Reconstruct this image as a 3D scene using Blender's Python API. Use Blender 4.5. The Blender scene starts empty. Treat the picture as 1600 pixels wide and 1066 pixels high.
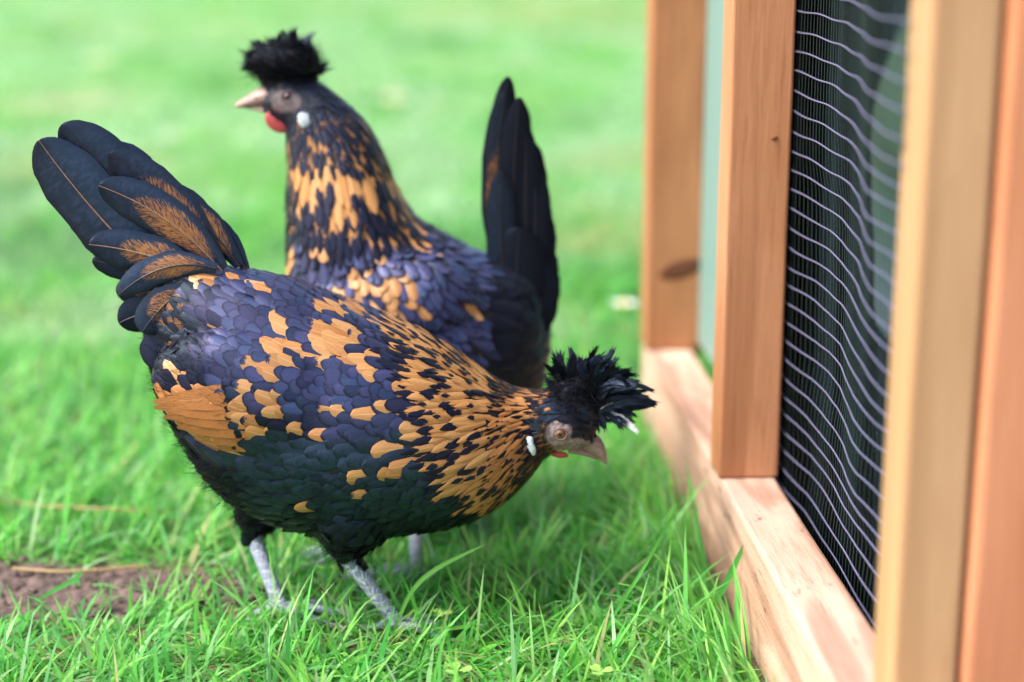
import bpy, bmesh, math, random
import numpy as np
from mathutils import Vector, Matrix, noise as mnoise
from mathutils.bvhtree import BVHTree

random.seed(7)
RNG = np.random.default_rng(7)
SC = bpy.context.scene
COL = SC.collection
RAD = math.radians

# ------------------------------------------------------------------ camera
F = 2640.0                       # focal length in units of a 1600 px wide frame
PITCH = math.atan(663.0 / F)
HC = 0.541
cam_d = bpy.data.cameras.new('camera')
cam = bpy.data.objects.new('camera', cam_d)
COL.objects.link(cam)
cam.location = (0, 0, HC)
cam.rotation_euler = (math.pi / 2 - PITCH, 0, 0)
cam_d.sensor_width = 36
cam_d.lens = F / 1600 * 36
cam_d.clip_start = 0.05
cam_d.clip_end = 500
cam_d.dof.use_dof = True
cam_d.dof.focus_distance = 1.235
cam_d.dof.aperture_fstop = 2.2
SC.camera = cam

# ------------------------------------------------------------------ sky, sun, exposure
SUN_EL, SUN_AZ = RAD(50), RAD(-112)          # azimuth measured from +Y towards +X
w = bpy.data.worlds.new('World')
SC.world = w
w.use_nodes = True
nt = w.node_tree
bg = nt.nodes['Background']
sky = nt.nodes.new('ShaderNodeTexSky')
sky.sky_type = 'NISHITA'
sky.sun_disc = False
sky.sun_elevation = SUN_EL
sky.sun_rotation = SUN_AZ
sky.air_density = 1.0
sky.dust_density = 4.0
sky.ozone_density = 1.0
nt.links.new(sky.outputs[0], bg.inputs[0])
bg.inputs[1].default_value = 0.15
sd = bpy.data.lights.new('sun', 'SUN')
sd.energy = 1.5
sd.angle = RAD(25)
sd.color = (1.0, 0.96, 0.90)
sun = bpy.data.objects.new('sun', sd)
COL.objects.link(sun)
sv = Vector((math.sin(SUN_AZ) * math.cos(SUN_EL), math.cos(SUN_AZ) * math.cos(SUN_EL), math.sin(SUN_EL)))
sun.rotation_euler = sv.to_track_quat('Z', 'Y').to_euler()
sun.location = sv * 5
SC.view_settings.view_transform = 'Standard'
SC.view_settings.look = 'None'
SC.view_settings.gamma = 1
SC.view_settings.exposure = 1.5
SC.view_settings.use_curve_mapping = False
SC.cycles.max_bounces = 6
SC.cycles.transparent_max_bounces = 6

# ------------------------------------------------------------------ measuring helpers
CP, SP = math.cos(PITCH), math.sin(PITCH)
def ray(px, py):
    u = (px - 800) / F; v = -(py - 533) / F
    return Vector((u, CP + v * SP, -SP + v * CP))
def at(px, py, Y):
    """point of the vertical plane y = Y that a measured position stands for"""
    d = ray(px, py); t = Y / d.y
    return Vector((d.x * t, Y, HC + d.z * t))
def on_z(px, py, z=0.0):
    d = ray(px, py); t = (z - HC) / d.z
    return Vector((d.x * t, d.y * t, z))
def to_map(X, Z, Y):
    """side-view chart of a hen standing in plane y = Y"""
    dz = Z - HC
    dep = Y * CP - dz * SP
    up = Y * SP + dz * CP
    return 800 + F * X / dep, 533 - F * up / dep

# ------------------------------------------------------------------ object helpers
def mesh_np(name, co, faces, mats=(), smooth=True, attrs=None):
    """faces: list of (n,k) index arrays"""
    me = bpy.data.meshes.new(name)
    co = np.asarray(co, dtype=np.float32).reshape(-1, 3)
    me.vertices.add(len(co)); me.vertices.foreach_set('co', co.ravel())
    loops = np.concatenate([np.asarray(f, dtype=np.int32).ravel() for f in faces])
    sizes = np.concatenate([np.full(len(f), np.asarray(f).shape[1], dtype=np.int32) for f in faces])
    me.loops.add(len(loops)); me.loops.foreach_set('vertex_index', loops)
    starts = np.concatenate([[0], np.cumsum(sizes)[:-1]]).astype(np.int32)
    me.polygons.add(len(sizes)); me.polygons.foreach_set('loop_start', starts)
    me.polygons.foreach_set('use_smooth', np.full(len(sizes), smooth))
    for k, (typ, arr) in (attrs or {}).items():
        a = me.attributes.new(k, typ, 'POINT')
        arr = np.asarray(arr, dtype=np.float32)
        a.data.foreach_set({'FLOAT': 'value', 'FLOAT_VECTOR': 'vector', 'FLOAT_COLOR': 'color'}[typ], arr.ravel())
    me.update(calc_edges=True)
    me.validate()
    for m in mats: me.materials.append(m)
    return me
def link(name, me, parent=None, loc=(0, 0, 0), **props):
    o = bpy.data.objects.new(name, me); COL.objects.link(o)
    o.location = loc
    if parent: o.parent = parent
    for k, v in props.items(): o[k] = v
    return o
def empty(name, loc, rz=0, **props):
    o = bpy.data.objects.new(name, None); COL.objects.link(o)
    o.location = loc; o.rotation_euler = (0, 0, rz); o.empty_display_size = .05
    for k, v in props.items(): o[k] = v
    return o
def bm_mesh(name, bm, mat, smooth=False):
    me = bpy.data.meshes.new(name); bm.to_mesh(me); bm.free()
    if mat: me.materials.append(mat)
    if smooth: me.polygons.foreach_set('use_smooth', [True] * len(me.polygons))
    return me
def board(name, lo, hi, mat, parent, bev=0.0022, seg=2, **props):
    lo, hi = Vector(lo), Vector(hi); c = (lo + hi) / 2; s = hi - lo
    bm = bmesh.new(); bmesh.ops.create_cube(bm, size=1)
    bmesh.ops.scale(bm, vec=s, verts=bm.verts)
    ax = max(range(3), key=lambda i: s[i])
    n = max(1, int(s[ax] / 0.04))
    ed = [e for e in bm.edges if abs((e.verts[0].co - e.verts[1].co)[ax]) > 1e-6]
    bmesh.ops.subdivide_edges(bm, edges=ed, cuts=n, use_grid_fill=True)
    for v in bm.verts:                                  # sawn timber is never dead straight
        p = v.co * 9 + c * 5
        k = 0.0006
        for i in range(3):
            if i != ax: v.co[i] += k * mnoise.noise(Vector((p.x + 7 * i, p.y, p.z)))
    ed = [e for e in bm.edges if len(e.link_faces) == 2 and e.calc_face_angle(0) > 0.8]
    bmesh.ops.bevel(bm, geom=ed, offset=bev, segments=seg, affect='EDGES', profile=.5)
    return link(name, bm_mesh(name, bm, mat), parent, c, **props)
def tube_arrays(pts, rads, n=8):
    pts = [Vector(p) for p in pts]; V = []; Fq = []
    up = Vector((0.13, 0.3, 0.9)).normalized()
    for i, p in enumerate(pts):
        t = (pts[min(i + 1, len(pts) - 1)] - pts[max(i - 1, 0)]).normalized()
        a = t.cross(up)
        if a.length < 1e-4: a = t.orthogonal()
        a.normalize(); b = t.cross(a)
        for k in range(n):
            th = 2 * math.pi * k / n
            V.append(p + (a * math.cos(th) + b * math.sin(th)) * rads[i])
    for i in range(len(pts) - 1):
        for k in range(n):
            Fq.append((i * n + k, i * n + (k + 1) % n, (i + 1) * n + (k + 1) % n, (i + 1) * n + k))
    return V, Fq
def catmull(P, m):
    P = [np.array(p, float) for p in P]; out = []
    for i in range(len(P) - 1):
        p0 = P[max(i - 1, 0)]; p1 = P[i]; p2 = P[i + 1]; p3 = P[min(i + 2, len(P) - 1)]
        for k in range(m):
            t = k / m
            out.append(.5 * (2 * p1 + (p2 - p0) * t + (2 * p0 - 5 * p1 + 4 * p2 - p3) * t * t + (3 * p1 - p0 - 3 * p2 + p3) * t ** 3))
    out.append(P[-1]); return out

# ------------------------------------------------------------------ material helpers
class NT:
    def __init__(s, name):
        s.m = bpy.data.materials.new(name); s.m.use_nodes = True
        s.t = s.m.node_tree; s.b = s.t.nodes['Principled BSDF']; s.out = s.t.nodes['Material Output']
    def n(s, typ, **kw):
        nd = s.t.nodes.new(typ)
        for k, v in kw.items():
            if k[0] == '_': setattr(nd, k[1:], v)
            else: s.put(nd.inputs[int(k[1:]) if k[0] == 'i' and k[1:].isdigit() else k.replace('__', ' ')], v)
        return nd
    def put(s, sock, v):
        if hasattr(v, 'is_output') or isinstance(v, bpy.types.NodeSocket): s.t.links.new(v, sock)
        else: sock.default_value = v
    def math(s, op, a, b=0.0, c=0.0, clamp=False):
        nd = s.n('ShaderNodeMath', _operation=op, _use_clamp=clamp)
        for i, v in enumerate((a, b, c)): s.put(nd.inputs[i], v)
        return nd.outputs[0]
    def smooth(s, x, lo, hi):
        nd = s.n('ShaderNodeMapRange', _interpolation_type='SMOOTHSTEP')
        s.put(nd.inputs[0], x); s.put(nd.inputs[1], lo); s.put(nd.inputs[2], hi)
        return nd.outputs[0]
    def mix(s, f, a, b, mode='MIX'):
        nd = s.n('ShaderNodeMix', _data_type='RGBA', _blend_type=mode)
        s.put(nd.inputs[0], f); s.put(nd.inputs[6], a); s.put(nd.inputs[7], b)
        return nd.outputs[2]
    def attr(s, name):
        return s.n('ShaderNodeAttribute', _attribute_name=name)
    def noise(s, vec, scale, detail=3, rough=.55, dist=0.0, w=None):
        nd = s.n('ShaderNodeTexNoise')
        if w is not None:
            nd.noise_dimensions = '4D'; s.put(nd.inputs['W'], w)
        if vec is not None: s.put(nd.inputs['Vector'], vec)
        nd.inputs['Scale'].default_value = scale; nd.inputs['Detail'].default_value = detail
        nd.inputs['Roughness'].default_value = rough; nd.inputs['Distortion'].default_value = dist
        return nd.outputs[0]
    def scale(s, vec, sc, off=(0, 0, 0)):
        nd = s.n('ShaderNodeMapping'); s.put(nd.inputs[0], vec)
        nd.inputs['Scale'].default_value = sc; nd.inputs['Location'].default_value = off
        return nd.outputs[0]
    def bump(s, h, dist=0.001, st=1.0):
        nd = s.n('ShaderNodeBump'); s.put(nd.inputs['Height'], h)
        nd.inputs['Distance'].default_value = dist; nd.inputs['Strength'].default_value = st
        return nd.outputs[0]
def c4(r, g, b): return (r, g, b, 1.0)

def wood_mat(name, dark, mid, light, axis, seed=0.0, wear=0.0, sawn=0.0):
    k = NT(name); co = k.n('ShaderNodeTexCoord').outputs['Object']
    stretch = [26, 26, 26]; stretch[axis] = 1.6
    v = k.scale(co, stretch, (seed, seed * 1.7, seed * .6))
    warp = [7, 7, 7]; warp[axis] = 1.0
    n1 = k.noise(k.scale(co, warp, (seed, 3, seed)), 1.0, 2, .5, .6)
    rings = k.math('SINE', k.math('MULTIPLY', n1, 34))
    fib = k.noise(v, 6, 5, .7)
    blot = k.noise(k.scale(co, [3 if i != axis else 1.2 for i in range(3)], (seed * 2, 0, 1)), 3, 3)
    ringf = k.smooth(rings, .35, 1.0)
    c = k.mix(k.smooth(blot, .3, .7), mid, light)
    c = k.mix(k.math('MULTIPLY', ringf, .50), c, dark)
    c = k.mix(k.math('MULTIPLY', k.smooth(fib, .42, .75), .42), c, dark)
    fine = k.noise(k.scale(co, [190 if i != axis else 9 for i in range(3)]), 2.0, 3, .6)
    c = k.mix(k.math('MULTIPLY', k.smooth(fine, .56, .72), .40), c, dark)
    st = k.noise(k.scale(co, [9 if i != axis else 3.5 for i in range(3)], (seed * 3, 2, 1)), 1.0, 4, .6)
    c = k.mix(k.math('MULTIPLY', k.smooth(st, .56, .72), .35), c, dark)
    if wear:                                            # dirt, scuffs and splinters along damp rails
        wn = k.noise(k.scale(co, [60 if i != axis else 16 for i in range(3)], (seed, 0, 0)), 1.0, 5, .7, 1.0)
        c = k.mix(k.math('MULTIPLY', k.smooth(wn, .58, .72), wear), c, c4(.11, .055, .035))
        wl = k.noise(k.scale(co, [18 if i != axis else 7 for i in range(3)], (seed + 4, 0, 0)), 1.0, 3, .6)
        c = k.mix(k.math('MULTIPLY', k.smooth(wl, .55, .75), wear * .7), c, c4(.74, .56, .46))
    k.put(k.b.inputs['Base Color'], c)
    k.b.inputs['Roughness'].default_value = .62
    k.b.inputs['Specular IOR Level'].default_value = .3
    saw = [0, 0, 0]
    w_ = k.n('ShaderNodeTexWave', _wave_type='BANDS', _bands_direction='DIAGONAL')
    k.put(w_.inputs[0], co); w_.inputs['Scale'].default_value = 110; w_.inputs['Distortion'].default_value = 9; w_.inputs['Detail'].default_value = 3
    h = k.math('ADD', k.math('MULTIPLY', fib, .8), k.math('MULTIPLY', w_.outputs['Fac'], sawn))
    k.put(k.b.inputs['Normal'], k.bump(h, .0009, .8))
    return k.m

def plain(name, col, rough=.6, spec=.4, metal=0.0, bump=0.0, bscale=400):
    k = NT(name); k.b.inputs['Base Color'].default_value = c4(*col)
    co = k.n('ShaderNodeTexCoord').outputs['Object']
    n = k.noise(co, bscale, 3)
    k.put(k.b.inputs['Base Color'], k.mix(k.smooth(n, .3, .7), c4(*[x * .78 for x in col]), c4(*[min(1, x * 1.15) for x in col])))
    k.b.inputs['Roughness'].default_value = rough
    k.b.inputs['Specular IOR Level'].default_value = spec
    k.b.inputs['Metallic'].default_value = metal
    if bump: k.put(k.b.inputs['Normal'], k.bump(n, bump))
    return k.m

def feather_mat():
    k = NT('feather_barbs')
    fu = k.attr('fuv').outputs['Vector']; fa = k.attr('fcol')
    xyz = k.n('ShaderNodeSeparateXYZ'); k.put(xyz.inputs[0], fu)
    u, v, kind = xyz.outputs
    sep = k.n('ShaderNodeSeparateColor'); k.put(sep.inputs[0], fa.outputs['Color'])
    tip, hue, dark = sep.outputs; rnd = fa.outputs['Alpha']
    au = k.math('ABSOLUTE', u)
    wv = k.math('MULTIPLY', rnd, 37.0)
    n = k.noise(k.scale(fu, (1.6, 3.2, 0)), 1.0, 4, .65, 0, w=wv)
    nn = k.math('SUBTRACT', n, .5)
    barb = k.noise(k.scale(k.n('ShaderNodeCombineXYZ', i0=u, i1=k.math('SUBTRACT', v, k.math('MULTIPLY', au, .22))).outputs[0], (1.2, 95, 0)), 1.0, 2, .5, 0, w=wv)
    nb = k.noise(k.scale(fu, (3.0, 45.0, 0)), 1.0, 2, .5, 0, w=wv)
    # rounded spangle across the whole tip
    none = k.math('SUBTRACT', 1.0, k.smooth(tip, .005, .05))
    b0 = k.math('ADD', k.math('SUBTRACT', 1.0, tip), k.math('MULTIPLY', none, .5))
    e = k.math('ADD', k.math('SUBTRACT', v, b0), k.math('MULTIPLY', k.math('SUBTRACT', .5, k.math('MULTIPLY', u, u)), .10))
    e = k.math('ADD', e, k.math('MULTIPLY', nn, .30))
    e = k.math('ADD', e, k.math('MULTIPLY', k.math('SUBTRACT', nb, .5), .26))
    m0 = k.smooth(e, -.015, .03)
    # teardrop spot of the hackle and cape
    q1 = k.math('POWER', k.math('DIVIDE', u, 1.25), 2.0)
    tt = k.math('MULTIPLY', tip, .80)
    q2 = k.math('POWER', k.math('DIVIDE', k.math('SUBTRACT', v, 1.0), k.math('ADD', tt, .02)), 2.0)
    e1 = k.math('ADD', k.math('SUBTRACT', 1.0, k.math('ADD', q1, q2)), k.math('ADD', k.math('MULTIPLY', nn, 1.6), k.math('MULTIPLY', k.math('SUBTRACT', nb, .5), 1.0)))
    e1 = k.math('SUBTRACT', e1, k.math('MULTIPLY', none, 3.0))
    m1 = k.smooth(e1, -.06, .12)
    # peppered gold over black (kind 2)
    pp = k.noise(k.scale(k.n('ShaderNodeCombineXYZ', i0=u, i1=k.math('SUBTRACT', v, k.math('MULTIPLY', au, .26))).outputs[0], (5.0, 85, 0)), 1.0, 4, .72, 0, w=wv)
    zone = k.math('ADD', k.math('SUBTRACT', 1.0, k.math('ADD', k.math('POWER', k.math('DIVIDE', u, .8), 2.0), k.math('POWER', k.math('DIVIDE', k.math('SUBTRACT', v, .42), .34), 2.0))), k.math('MULTIPLY', nn, .9))
    m2 = k.math('SUBTRACT', 1.0, k.math('MULTIPLY', k.smooth(k.math('ADD', pp, k.math('MULTIPLY', zone, .10)), .51, .60), k.smooth(zone, -.05, .25)))
    # rust with dark cross bars and freckled edges (kind 3: the folded wing)
    br = k.math('ABSOLUTE', k.math('SUBTRACT', k.math('ADD', v, k.math('MULTIPLY', nn, .10)), .52))
    m3 = k.math('SUBTRACT', 1.0, k.smooth(br, .030, .05))
    m3 = k.math('MAXIMUM', m3, k.math('MULTIPLY', k.smooth(pp, .54, .60), k.smooth(k.math('ADD', k.math('MULTIPLY', u, .5), v), .15, 1.1)))
    is3 = k.math('COMPARE', kind, 3.0, .4)
    is1 = k.math('COMPARE', kind, 1.0, .4); is2 = k.math('COMPARE', kind, 2.0, .4)
    m = k.math('MULTIPLY_ADD', k.math('SUBTRACT', m1, m0), is1, m0)
    m = k.math('MULTIPLY_ADD', k.math('SUBTRACT', m2, m), is2, m)
    m = k.math('MULTIPLY_ADD', k.math('SUBTRACT', m3, m), is3, m)
    # dark vane: violet to teal iridescent sheen put into the base colour
    base = k.mix(hue, c4(.032, .038, .100), c4(.007, .022, .034))
    base = k.mix(k.smooth(k.math('FRACT', k.math('MULTIPLY', rnd, 7.13)), .35, .9), base, k.mix(hue, c4(.020, .044, .108), c4(.007, .010, .020)))
    base = k.mix(k.math('MULTIPLY', k.smooth(nb, .45, .62), .35), base, k.mix(.5, base, c4(.10, .09, .22)))
    rim = k.math('MAXIMUM', k.smooth(au, .62, 1.0), k.smooth(k.math('ADD', v, k.math('MULTIPLY', k.math('MULTIPLY', u, u), .10)), .86, 1.0))
    base = k.mix(k.math('MULTIPLY', rim, .88), base, c4(.006, .006, .013))
    dk = k.math('MAXIMUM', dark, k.math('MULTIPLY', k.math('MAXIMUM', is1, is3), .85))
    base = k.mix(dk, base, c4(.005, .0055, .009))
    # gold vane
    gold = k.mix(k.math('FRACT', k.math('MULTIPLY', rnd, 3.31)), c4(.43, .195, .060), c4(.52, .275, .105))
    gold = k.mix(k.math('MULTIPLY', k.smooth(hue, .0, 1.), .62), gold, c4(.36, .125, .035))
    gold = k.mix(k.math('MULTIPLY', k.smooth(nb, .50, .66), .35), gold, c4(.30, .11, .03))
    gold = k.mix(k.math('MULTIPLY', k.smooth(au, .10, .04), .5), gold, c4(.66, .40, .18))
    gold = k.mix(k.math('MULTIPLY', dark, .85), gold, c4(.16, .065, .02))
    gold = k.mix(k.math('MULTIPLY', is3, .55), gold, c4(.27, .105, .035))
    col = k.mix(m, gold, base)
    k.put(k.b.inputs['Base Color'], col)
    k.b.inputs['Roughness'].default_value = .42
    k.put(k.b.inputs['Roughness'], k.math('ADD', .24, k.math('MULTIPLY', nb, .20)))
    k.put(k.b.inputs['Specular IOR Level'], k.math('SUBTRACT', .80, k.math('MULTIPLY', dk, .60)))
    k.put(k.b.inputs['Specular Tint'], k.mix(m, c4(1, .9, .75), k.mix(hue, c4(.62, .60, 1.0), c4(.45, .75, 1.0))))
    k.b.inputs['Sheen Weight'].default_value = .0
    hh = k.math('ADD', k.math('MULTIPLY', barb, 1.0), k.math('MULTIPLY', nb, .8))
    k.put(k.b.inputs['Normal'], k.bump(hh, .00025, .7))
    return k.m

def grass_mat():
    k = NT('grass_blades'); a = k.attr('gcol')
    sep = k.n('ShaderNodeSeparateColor'); k.put(sep.inputs[0], a.outputs['Color'])
    r, h, s = sep.outputs
    ramp = k.n('ShaderNodeValToRGB'); k.put(ramp.inputs[0], r)
    el = ramp.color_ramp.elements
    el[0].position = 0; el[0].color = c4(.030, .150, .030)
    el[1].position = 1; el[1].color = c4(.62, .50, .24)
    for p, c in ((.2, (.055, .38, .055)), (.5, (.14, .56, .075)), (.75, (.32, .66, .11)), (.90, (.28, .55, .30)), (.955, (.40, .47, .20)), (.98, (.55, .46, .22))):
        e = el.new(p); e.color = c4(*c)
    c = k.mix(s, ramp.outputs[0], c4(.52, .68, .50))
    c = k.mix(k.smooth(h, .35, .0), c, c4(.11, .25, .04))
    k.put(k.b.inputs['Base Color'], c)
    k.b.inputs['Roughness'].default_value = .45
    k.b.inputs['Specular IOR Level'].default_value = .5
    tr = k.n('ShaderNodeBsdfTranslucent'); k.put(tr.inputs[0], k.mix(.5, c, c4(.24, .58, .12)))
    mx = k.n('ShaderNodeMixShader'); mx.inputs[0].default_value = .50
    k.t.links.new(k.b.outputs[0], mx.inputs[1]); k.t.links.new(tr.outputs[0], mx.inputs[2])
    k.t.links.new(mx.outputs[0], k.out.inputs[0])
    return k.m

def ground_mat():
    k = NT('lawn_soil'); co = k.n('ShaderNodeTexCoord').outputs['Object']
    big = k.noise(k.scale(co, (1, .6, 1)), 1.2, 4)
    mid = k.noise(co, 14, 4)
    fine = k.noise(co, 260, 4, .7)
    green = k.mix(k.smooth(mid, .3, .7), c4(.06, .22, .03), c4(.17, .38, .09))
    dry = c4(.42, .34, .19)
    c = k.mix(k.math('MULTIPLY', k.smooth(big, .54, .68), .7), green, dry)
    soil = k.mix(k.smooth(fine, .35, .65), c4(.075, .038, .024), c4(.26, .155, .11))
    geo = k.n('ShaderNodeSeparateXYZ'); k.put(geo.inputs[0], co)
    near = k.smooth(geo.outputs[1], 2.6, 1.7)
    c = k.mix(k.math('MULTIPLY', near, .85), c, soil)
    k.put(k.b.inputs['Base Color'], c); k.b.inputs['Roughness'].default_value = .9
    k.put(k.b.inputs['Normal'], k.bump(k.math('ADD', fine, k.math('MULTIPLY', mid, .8)), .004))
    return k.m
def soil_mat():
    k = NT('bare_soil'); co = k.n('ShaderNodeTexCoord').outputs['Object']
    n = k.noise(co, 120, 5, .7); n2 = k.noise(co, 25, 3)
    c = k.mix(k.smooth(n, .35, .65), c4(.055, .036, .028), c4(.17, .115, .095))
    c = k.mix(k.math('MULTIPLY', k.smooth(n2, .5, .7), .5), c, c4(.22, .145, .12))
    k.put(k.b.inputs['Base Color'], c); k.b.inputs['Roughness'].default_value = .85
    k.put(k.b.inputs['Normal'], k.bump(n, .003))
    return k.m

def body_mat():
    k = NT('hen_skin'); co = k.n('ShaderNodeTexCoord').outputs['Object']
    a = k.attr('skin'); sep = k.n('ShaderNodeSeparateColor'); k.put(sep.inputs[0], a.outputs['Color'])
    leg, face, red = sep.outputs
    n = k.noise(co, 500, 3); n2 = k.noise(co, 130, 3)
    vo = k.n('ShaderNodeTexVoronoi', _feature='DISTANCE_TO_EDGE'); k.put(vo.inputs['Vector'], k.scale(co, (1, 1, .62)))
    vo.inputs['Scale'].default_value = 260; vo.inputs['Randomness'].default_value = .35
    edge = k.smooth(vo.outputs[0], .01, .15)
    legc = k.mix(edge, c4(.50, .53, .60), c4(.21, .25, .38))
    legc = k.mix(k.math('MULTIPLY', k.smooth(n2, .5, .7), .5), legc, c4(.44, .42, .42))
    facec = k.mix(k.smooth(n2, .35, .65), c4(.20, .135, .14), c4(.42, .32, .31))
    facec = k.mix(k.math('MULTIPLY', k.smooth(n, .52, .66), .8), facec, c4(.06, .045, .055))
    facec = k.mix(red, facec, c4(.60, .13, .12))
    c = k.mix(face, c4(.006, .006, .010), facec)
    c = k.mix(leg, c, legc)
    k.put(k.b.inputs['Base Color'], c); k.b.inputs['Roughness'].default_value = .55
    k.b.inputs['Subsurface Weight'].default_value = 0.0
    hh = k.math('ADD', k.math('MULTIPLY', k.math('MULTIPLY', edge, leg), 1.0), k.math('MULTIPLY', k.math('MULTIPLY', n, face), .8))
    k.put(k.b.inputs['Normal'], k.bump(hh, .0012, 1.0))
    return k.m
def eye_mat(iris):
    k = NT('eye'); a = k.attr('er'); r = a.outputs['Fac']
    n = k.noise(k.n('ShaderNodeTexCoord').outputs['Object'], 900, 3)
    c = k.mix(k.smooth(r, .36, .42), c4(.003, .003, .003), k.mix(n, c4(*iris), c4(*[x * .5 for x in iris])))
    c = k.mix(k.smooth(r, .80, .92), c, c4(.01, .008, .008))
    k.put(k.b.inputs['Base Color'], c); k.b.inputs['Roughness'].default_value = .07
    k.b.inputs['Coat Weight'].default_value = 1.0; k.b.inputs['Coat Roughness'].default_value = .02
    return k.m
def beak_mat():
    k = NT('beak_horn'); co = k.n('ShaderNodeTexCoord').outputs['Object']; a = k.attr('bk').outputs['Fac']
    n = k.noise(k.scale(co, (180, 180, 420)), 1.0, 4)
    c = k.mix(k.smooth(n, .35, .7), c4(.38, .25, .21), c4(.22, .145, .12))
    c = k.mix(k.math('MULTIPLY', a, .65), c, c4(.13, .085, .08))
    k.put(k.b.inputs['Base Color'], c); k.b.inputs['Roughness'].default_value = .38
    k.put(k.b.inputs['Normal'], k.bump(n, .0004))
    return k.m

M = {}
M['feather'] = feather_mat()
M['grass'] = grass_mat()
M['ground'] = ground_mat(); M['soil'] = soil_mat()
M['skin'] = body_mat()
M['eye_amber'] = eye_mat((.25, .09, .02)); M['eye_dark'] = eye_mat((.10, .045, .05))
M['beak'] = beak_mat()
M['lobe'] = plain('white_earlobe', (.50, .58, .62), .5, .4, 0, .0004, 600)
M['wattle'] = plain('red_wattle', (.40, .060, .058), .5, .4, 0, .0006, 900)
M['eyering'] = plain('eye_rim', (.16, .10, .10), .5, .4, 0, .0003, 900)
M['tuft'] = plain('slate_tuft', (.060, .070, .10), .6, .3)
M['fluff'] = plain('black_down', (.007, .007, .011), .75, .15)
M['fluffgrey'] = plain('slate_down', (.035, .04, .07), .7, .2)
M['rachis'] = plain('gold_quill', (.26, .15, .09), .4, .4)
M['rachisdark'] = plain('dark_quill', (.018, .015, .02), .35, .5)
M['white'] = plain('white_barbs', (.75, .76, .78), .6, .3)
M['claw'] = plain('claw_horn', (.30, .27, .25), .4, .4)

# ------------------------------------------------------------------ ground
PATCH = [(-.40, 1.305, .17, .058), (-.245, 1.295, .045, .030), (-.50, 1.31, .12, .06)]   # bare soil left of the hen
def ground_h(x, y):
    return .006 * math.sin(x * 3.1 + 1) * math.cos(y * 2.3) if y > 3 else 0.0
def build_ground():
    bm = bmesh.new()
    xs = [-400, -60, -12, -6, -3, -1.5, 0, 1.5, 3, 6, 12, 60, 400]
    ys = [-300, -40, -6, 0, 1, 2, 3.5, 6, 9, 14, 22, 60, 400]
    g = [[bm.verts.new((x, y, 0)) for x in xs] for y in ys]
    for j in range(len(ys) - 1):
        for i in range(len(xs) - 1):
            bm.faces.new((g[j][i], g[j][i + 1], g[j + 1][i + 1], g[j + 1][i]))
    return link('ground', bm_mesh('ground', bm, M['ground']), kind='structure')
build_ground()
def in_patch(x, y):
    for cx, cy, rx, ry in PATCH:
        if ((x - cx) / rx) ** 2 + ((y - cy) / ry) ** 2 < 1 + .5 * mnoise.noise(Vector((x * 25, y * 25, 0))): return True
    return False
def build_soil():
    n, m = 170, 90; x0, x1, y0, y1 = -.72, -.10, 1.20, 1.42
    V = []; keep = []
    for j in range(m):
        for i in range(n):
            x = x0 + (x1 - x0) * i / (n - 1); y = y0 + (y1 - y0) * j / (m - 1)
            d = min(((x - cx) / (rx * 1.15)) ** 2 + ((y - cy) / (ry * 1.25)) ** 2 for cx, cy, rx, ry in PATCH)
            d += .4 * mnoise.noise(Vector((x * 20, y * 20, 3)))
            e = max(0.0, min(1.0, 1.2 - d))
            z = -.006 + e * (.011 + .006 * mnoise.fractal(Vector((x * 70, y * 70, 0)), 1, 2, 4) + .004 * mnoise.noise(Vector((x * 190, y * 190, 5))))
            V.append((x, y, z)); keep.append(d < 1.3)
    Fq = []
    for j in range(m - 1):
        for i in range(n - 1):
            a = j * n + i
            if keep[a] and keep[a + 1] and keep[a + n] and keep[a + n + 1]: Fq.append((a, a + 1, a + n + 1, a + n))
    link('bare_soil', mesh_np('bare_soil', V, [np.array(Fq)], [M['soil']]), kind='structure')
    # crumbs of earth
    bm = bmesh.new()
    for i in range(420):
        cx, cy, rx, ry = random.choice(PATCH)
        a = random.uniform(0, 6.28); r = math.sqrt(random.random()) * 1.2
        s = random.choice((.0012, .0018, .0025, .004)) * random.uniform(.7, 1.3)
        mt = Matrix.Translation((cx + rx * r * math.cos(a), cy + ry * r * math.sin(a), .006)) @ Matrix.Diagonal((s, s * random.uniform(.7, 1.2), s * .7, 1))
        bmesh.ops.create_icosphere(bm, subdivisions=1, radius=1, matrix=mt)
    for v in bm.verts: v.co += Vector((random.uniform(-1, 1), random.uniform(-1, 1), random.uniform(-1, 1))) * .0005
    link('soil_crumbs', bm_mesh('soil_crumbs', bm, M['soil']), kind='stuff', label='loose crumbs of brown earth on the bare patch', category='soil')
build_soil()

# ------------------------------------------------------------------ coop
YAW = -math.atan(160.0 / math.sqrt(F * F + 663 * 663))          # direction of the long side
ca, sa = math.cos(-YAW), math.sin(-YAW)
def coop_local(p):                                              # world -> (r, s)
    return Vector((p.x * ca + p.y * sa, -p.x * sa + p.y * ca, p.z))
SILL = .09
p1 = coop_local(on_z(1126, 749, SILL)); p2 = coop_local(on_z(1213, 749, SILL))
R1, R2 = p1.x, p2.x
S_MID = p1.y
S_FAR = coop_local(on_z(1012, 548, SILL)).y
S_NEAR = .868
print('coop', R1, R2, S_MID, S_FAR)
coop = empty('chicken_coop', (0, 0, 0), -YAW, label='orange cedar framed chicken coop with wire mesh side at the right', category='chicken coop')
cedar = (c4(.27, .095, .04), c4(.44, .190, .085), c4(.52, .255, .13))
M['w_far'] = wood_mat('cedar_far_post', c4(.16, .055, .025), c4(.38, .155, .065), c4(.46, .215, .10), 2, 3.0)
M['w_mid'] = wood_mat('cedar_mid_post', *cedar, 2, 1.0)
M['w_near'] = wood_mat('pale_near_post', c4(.36, .20, .09), c4(.48, .295, .145), c4(.52, .33, .17), 2, 5.0)
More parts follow.
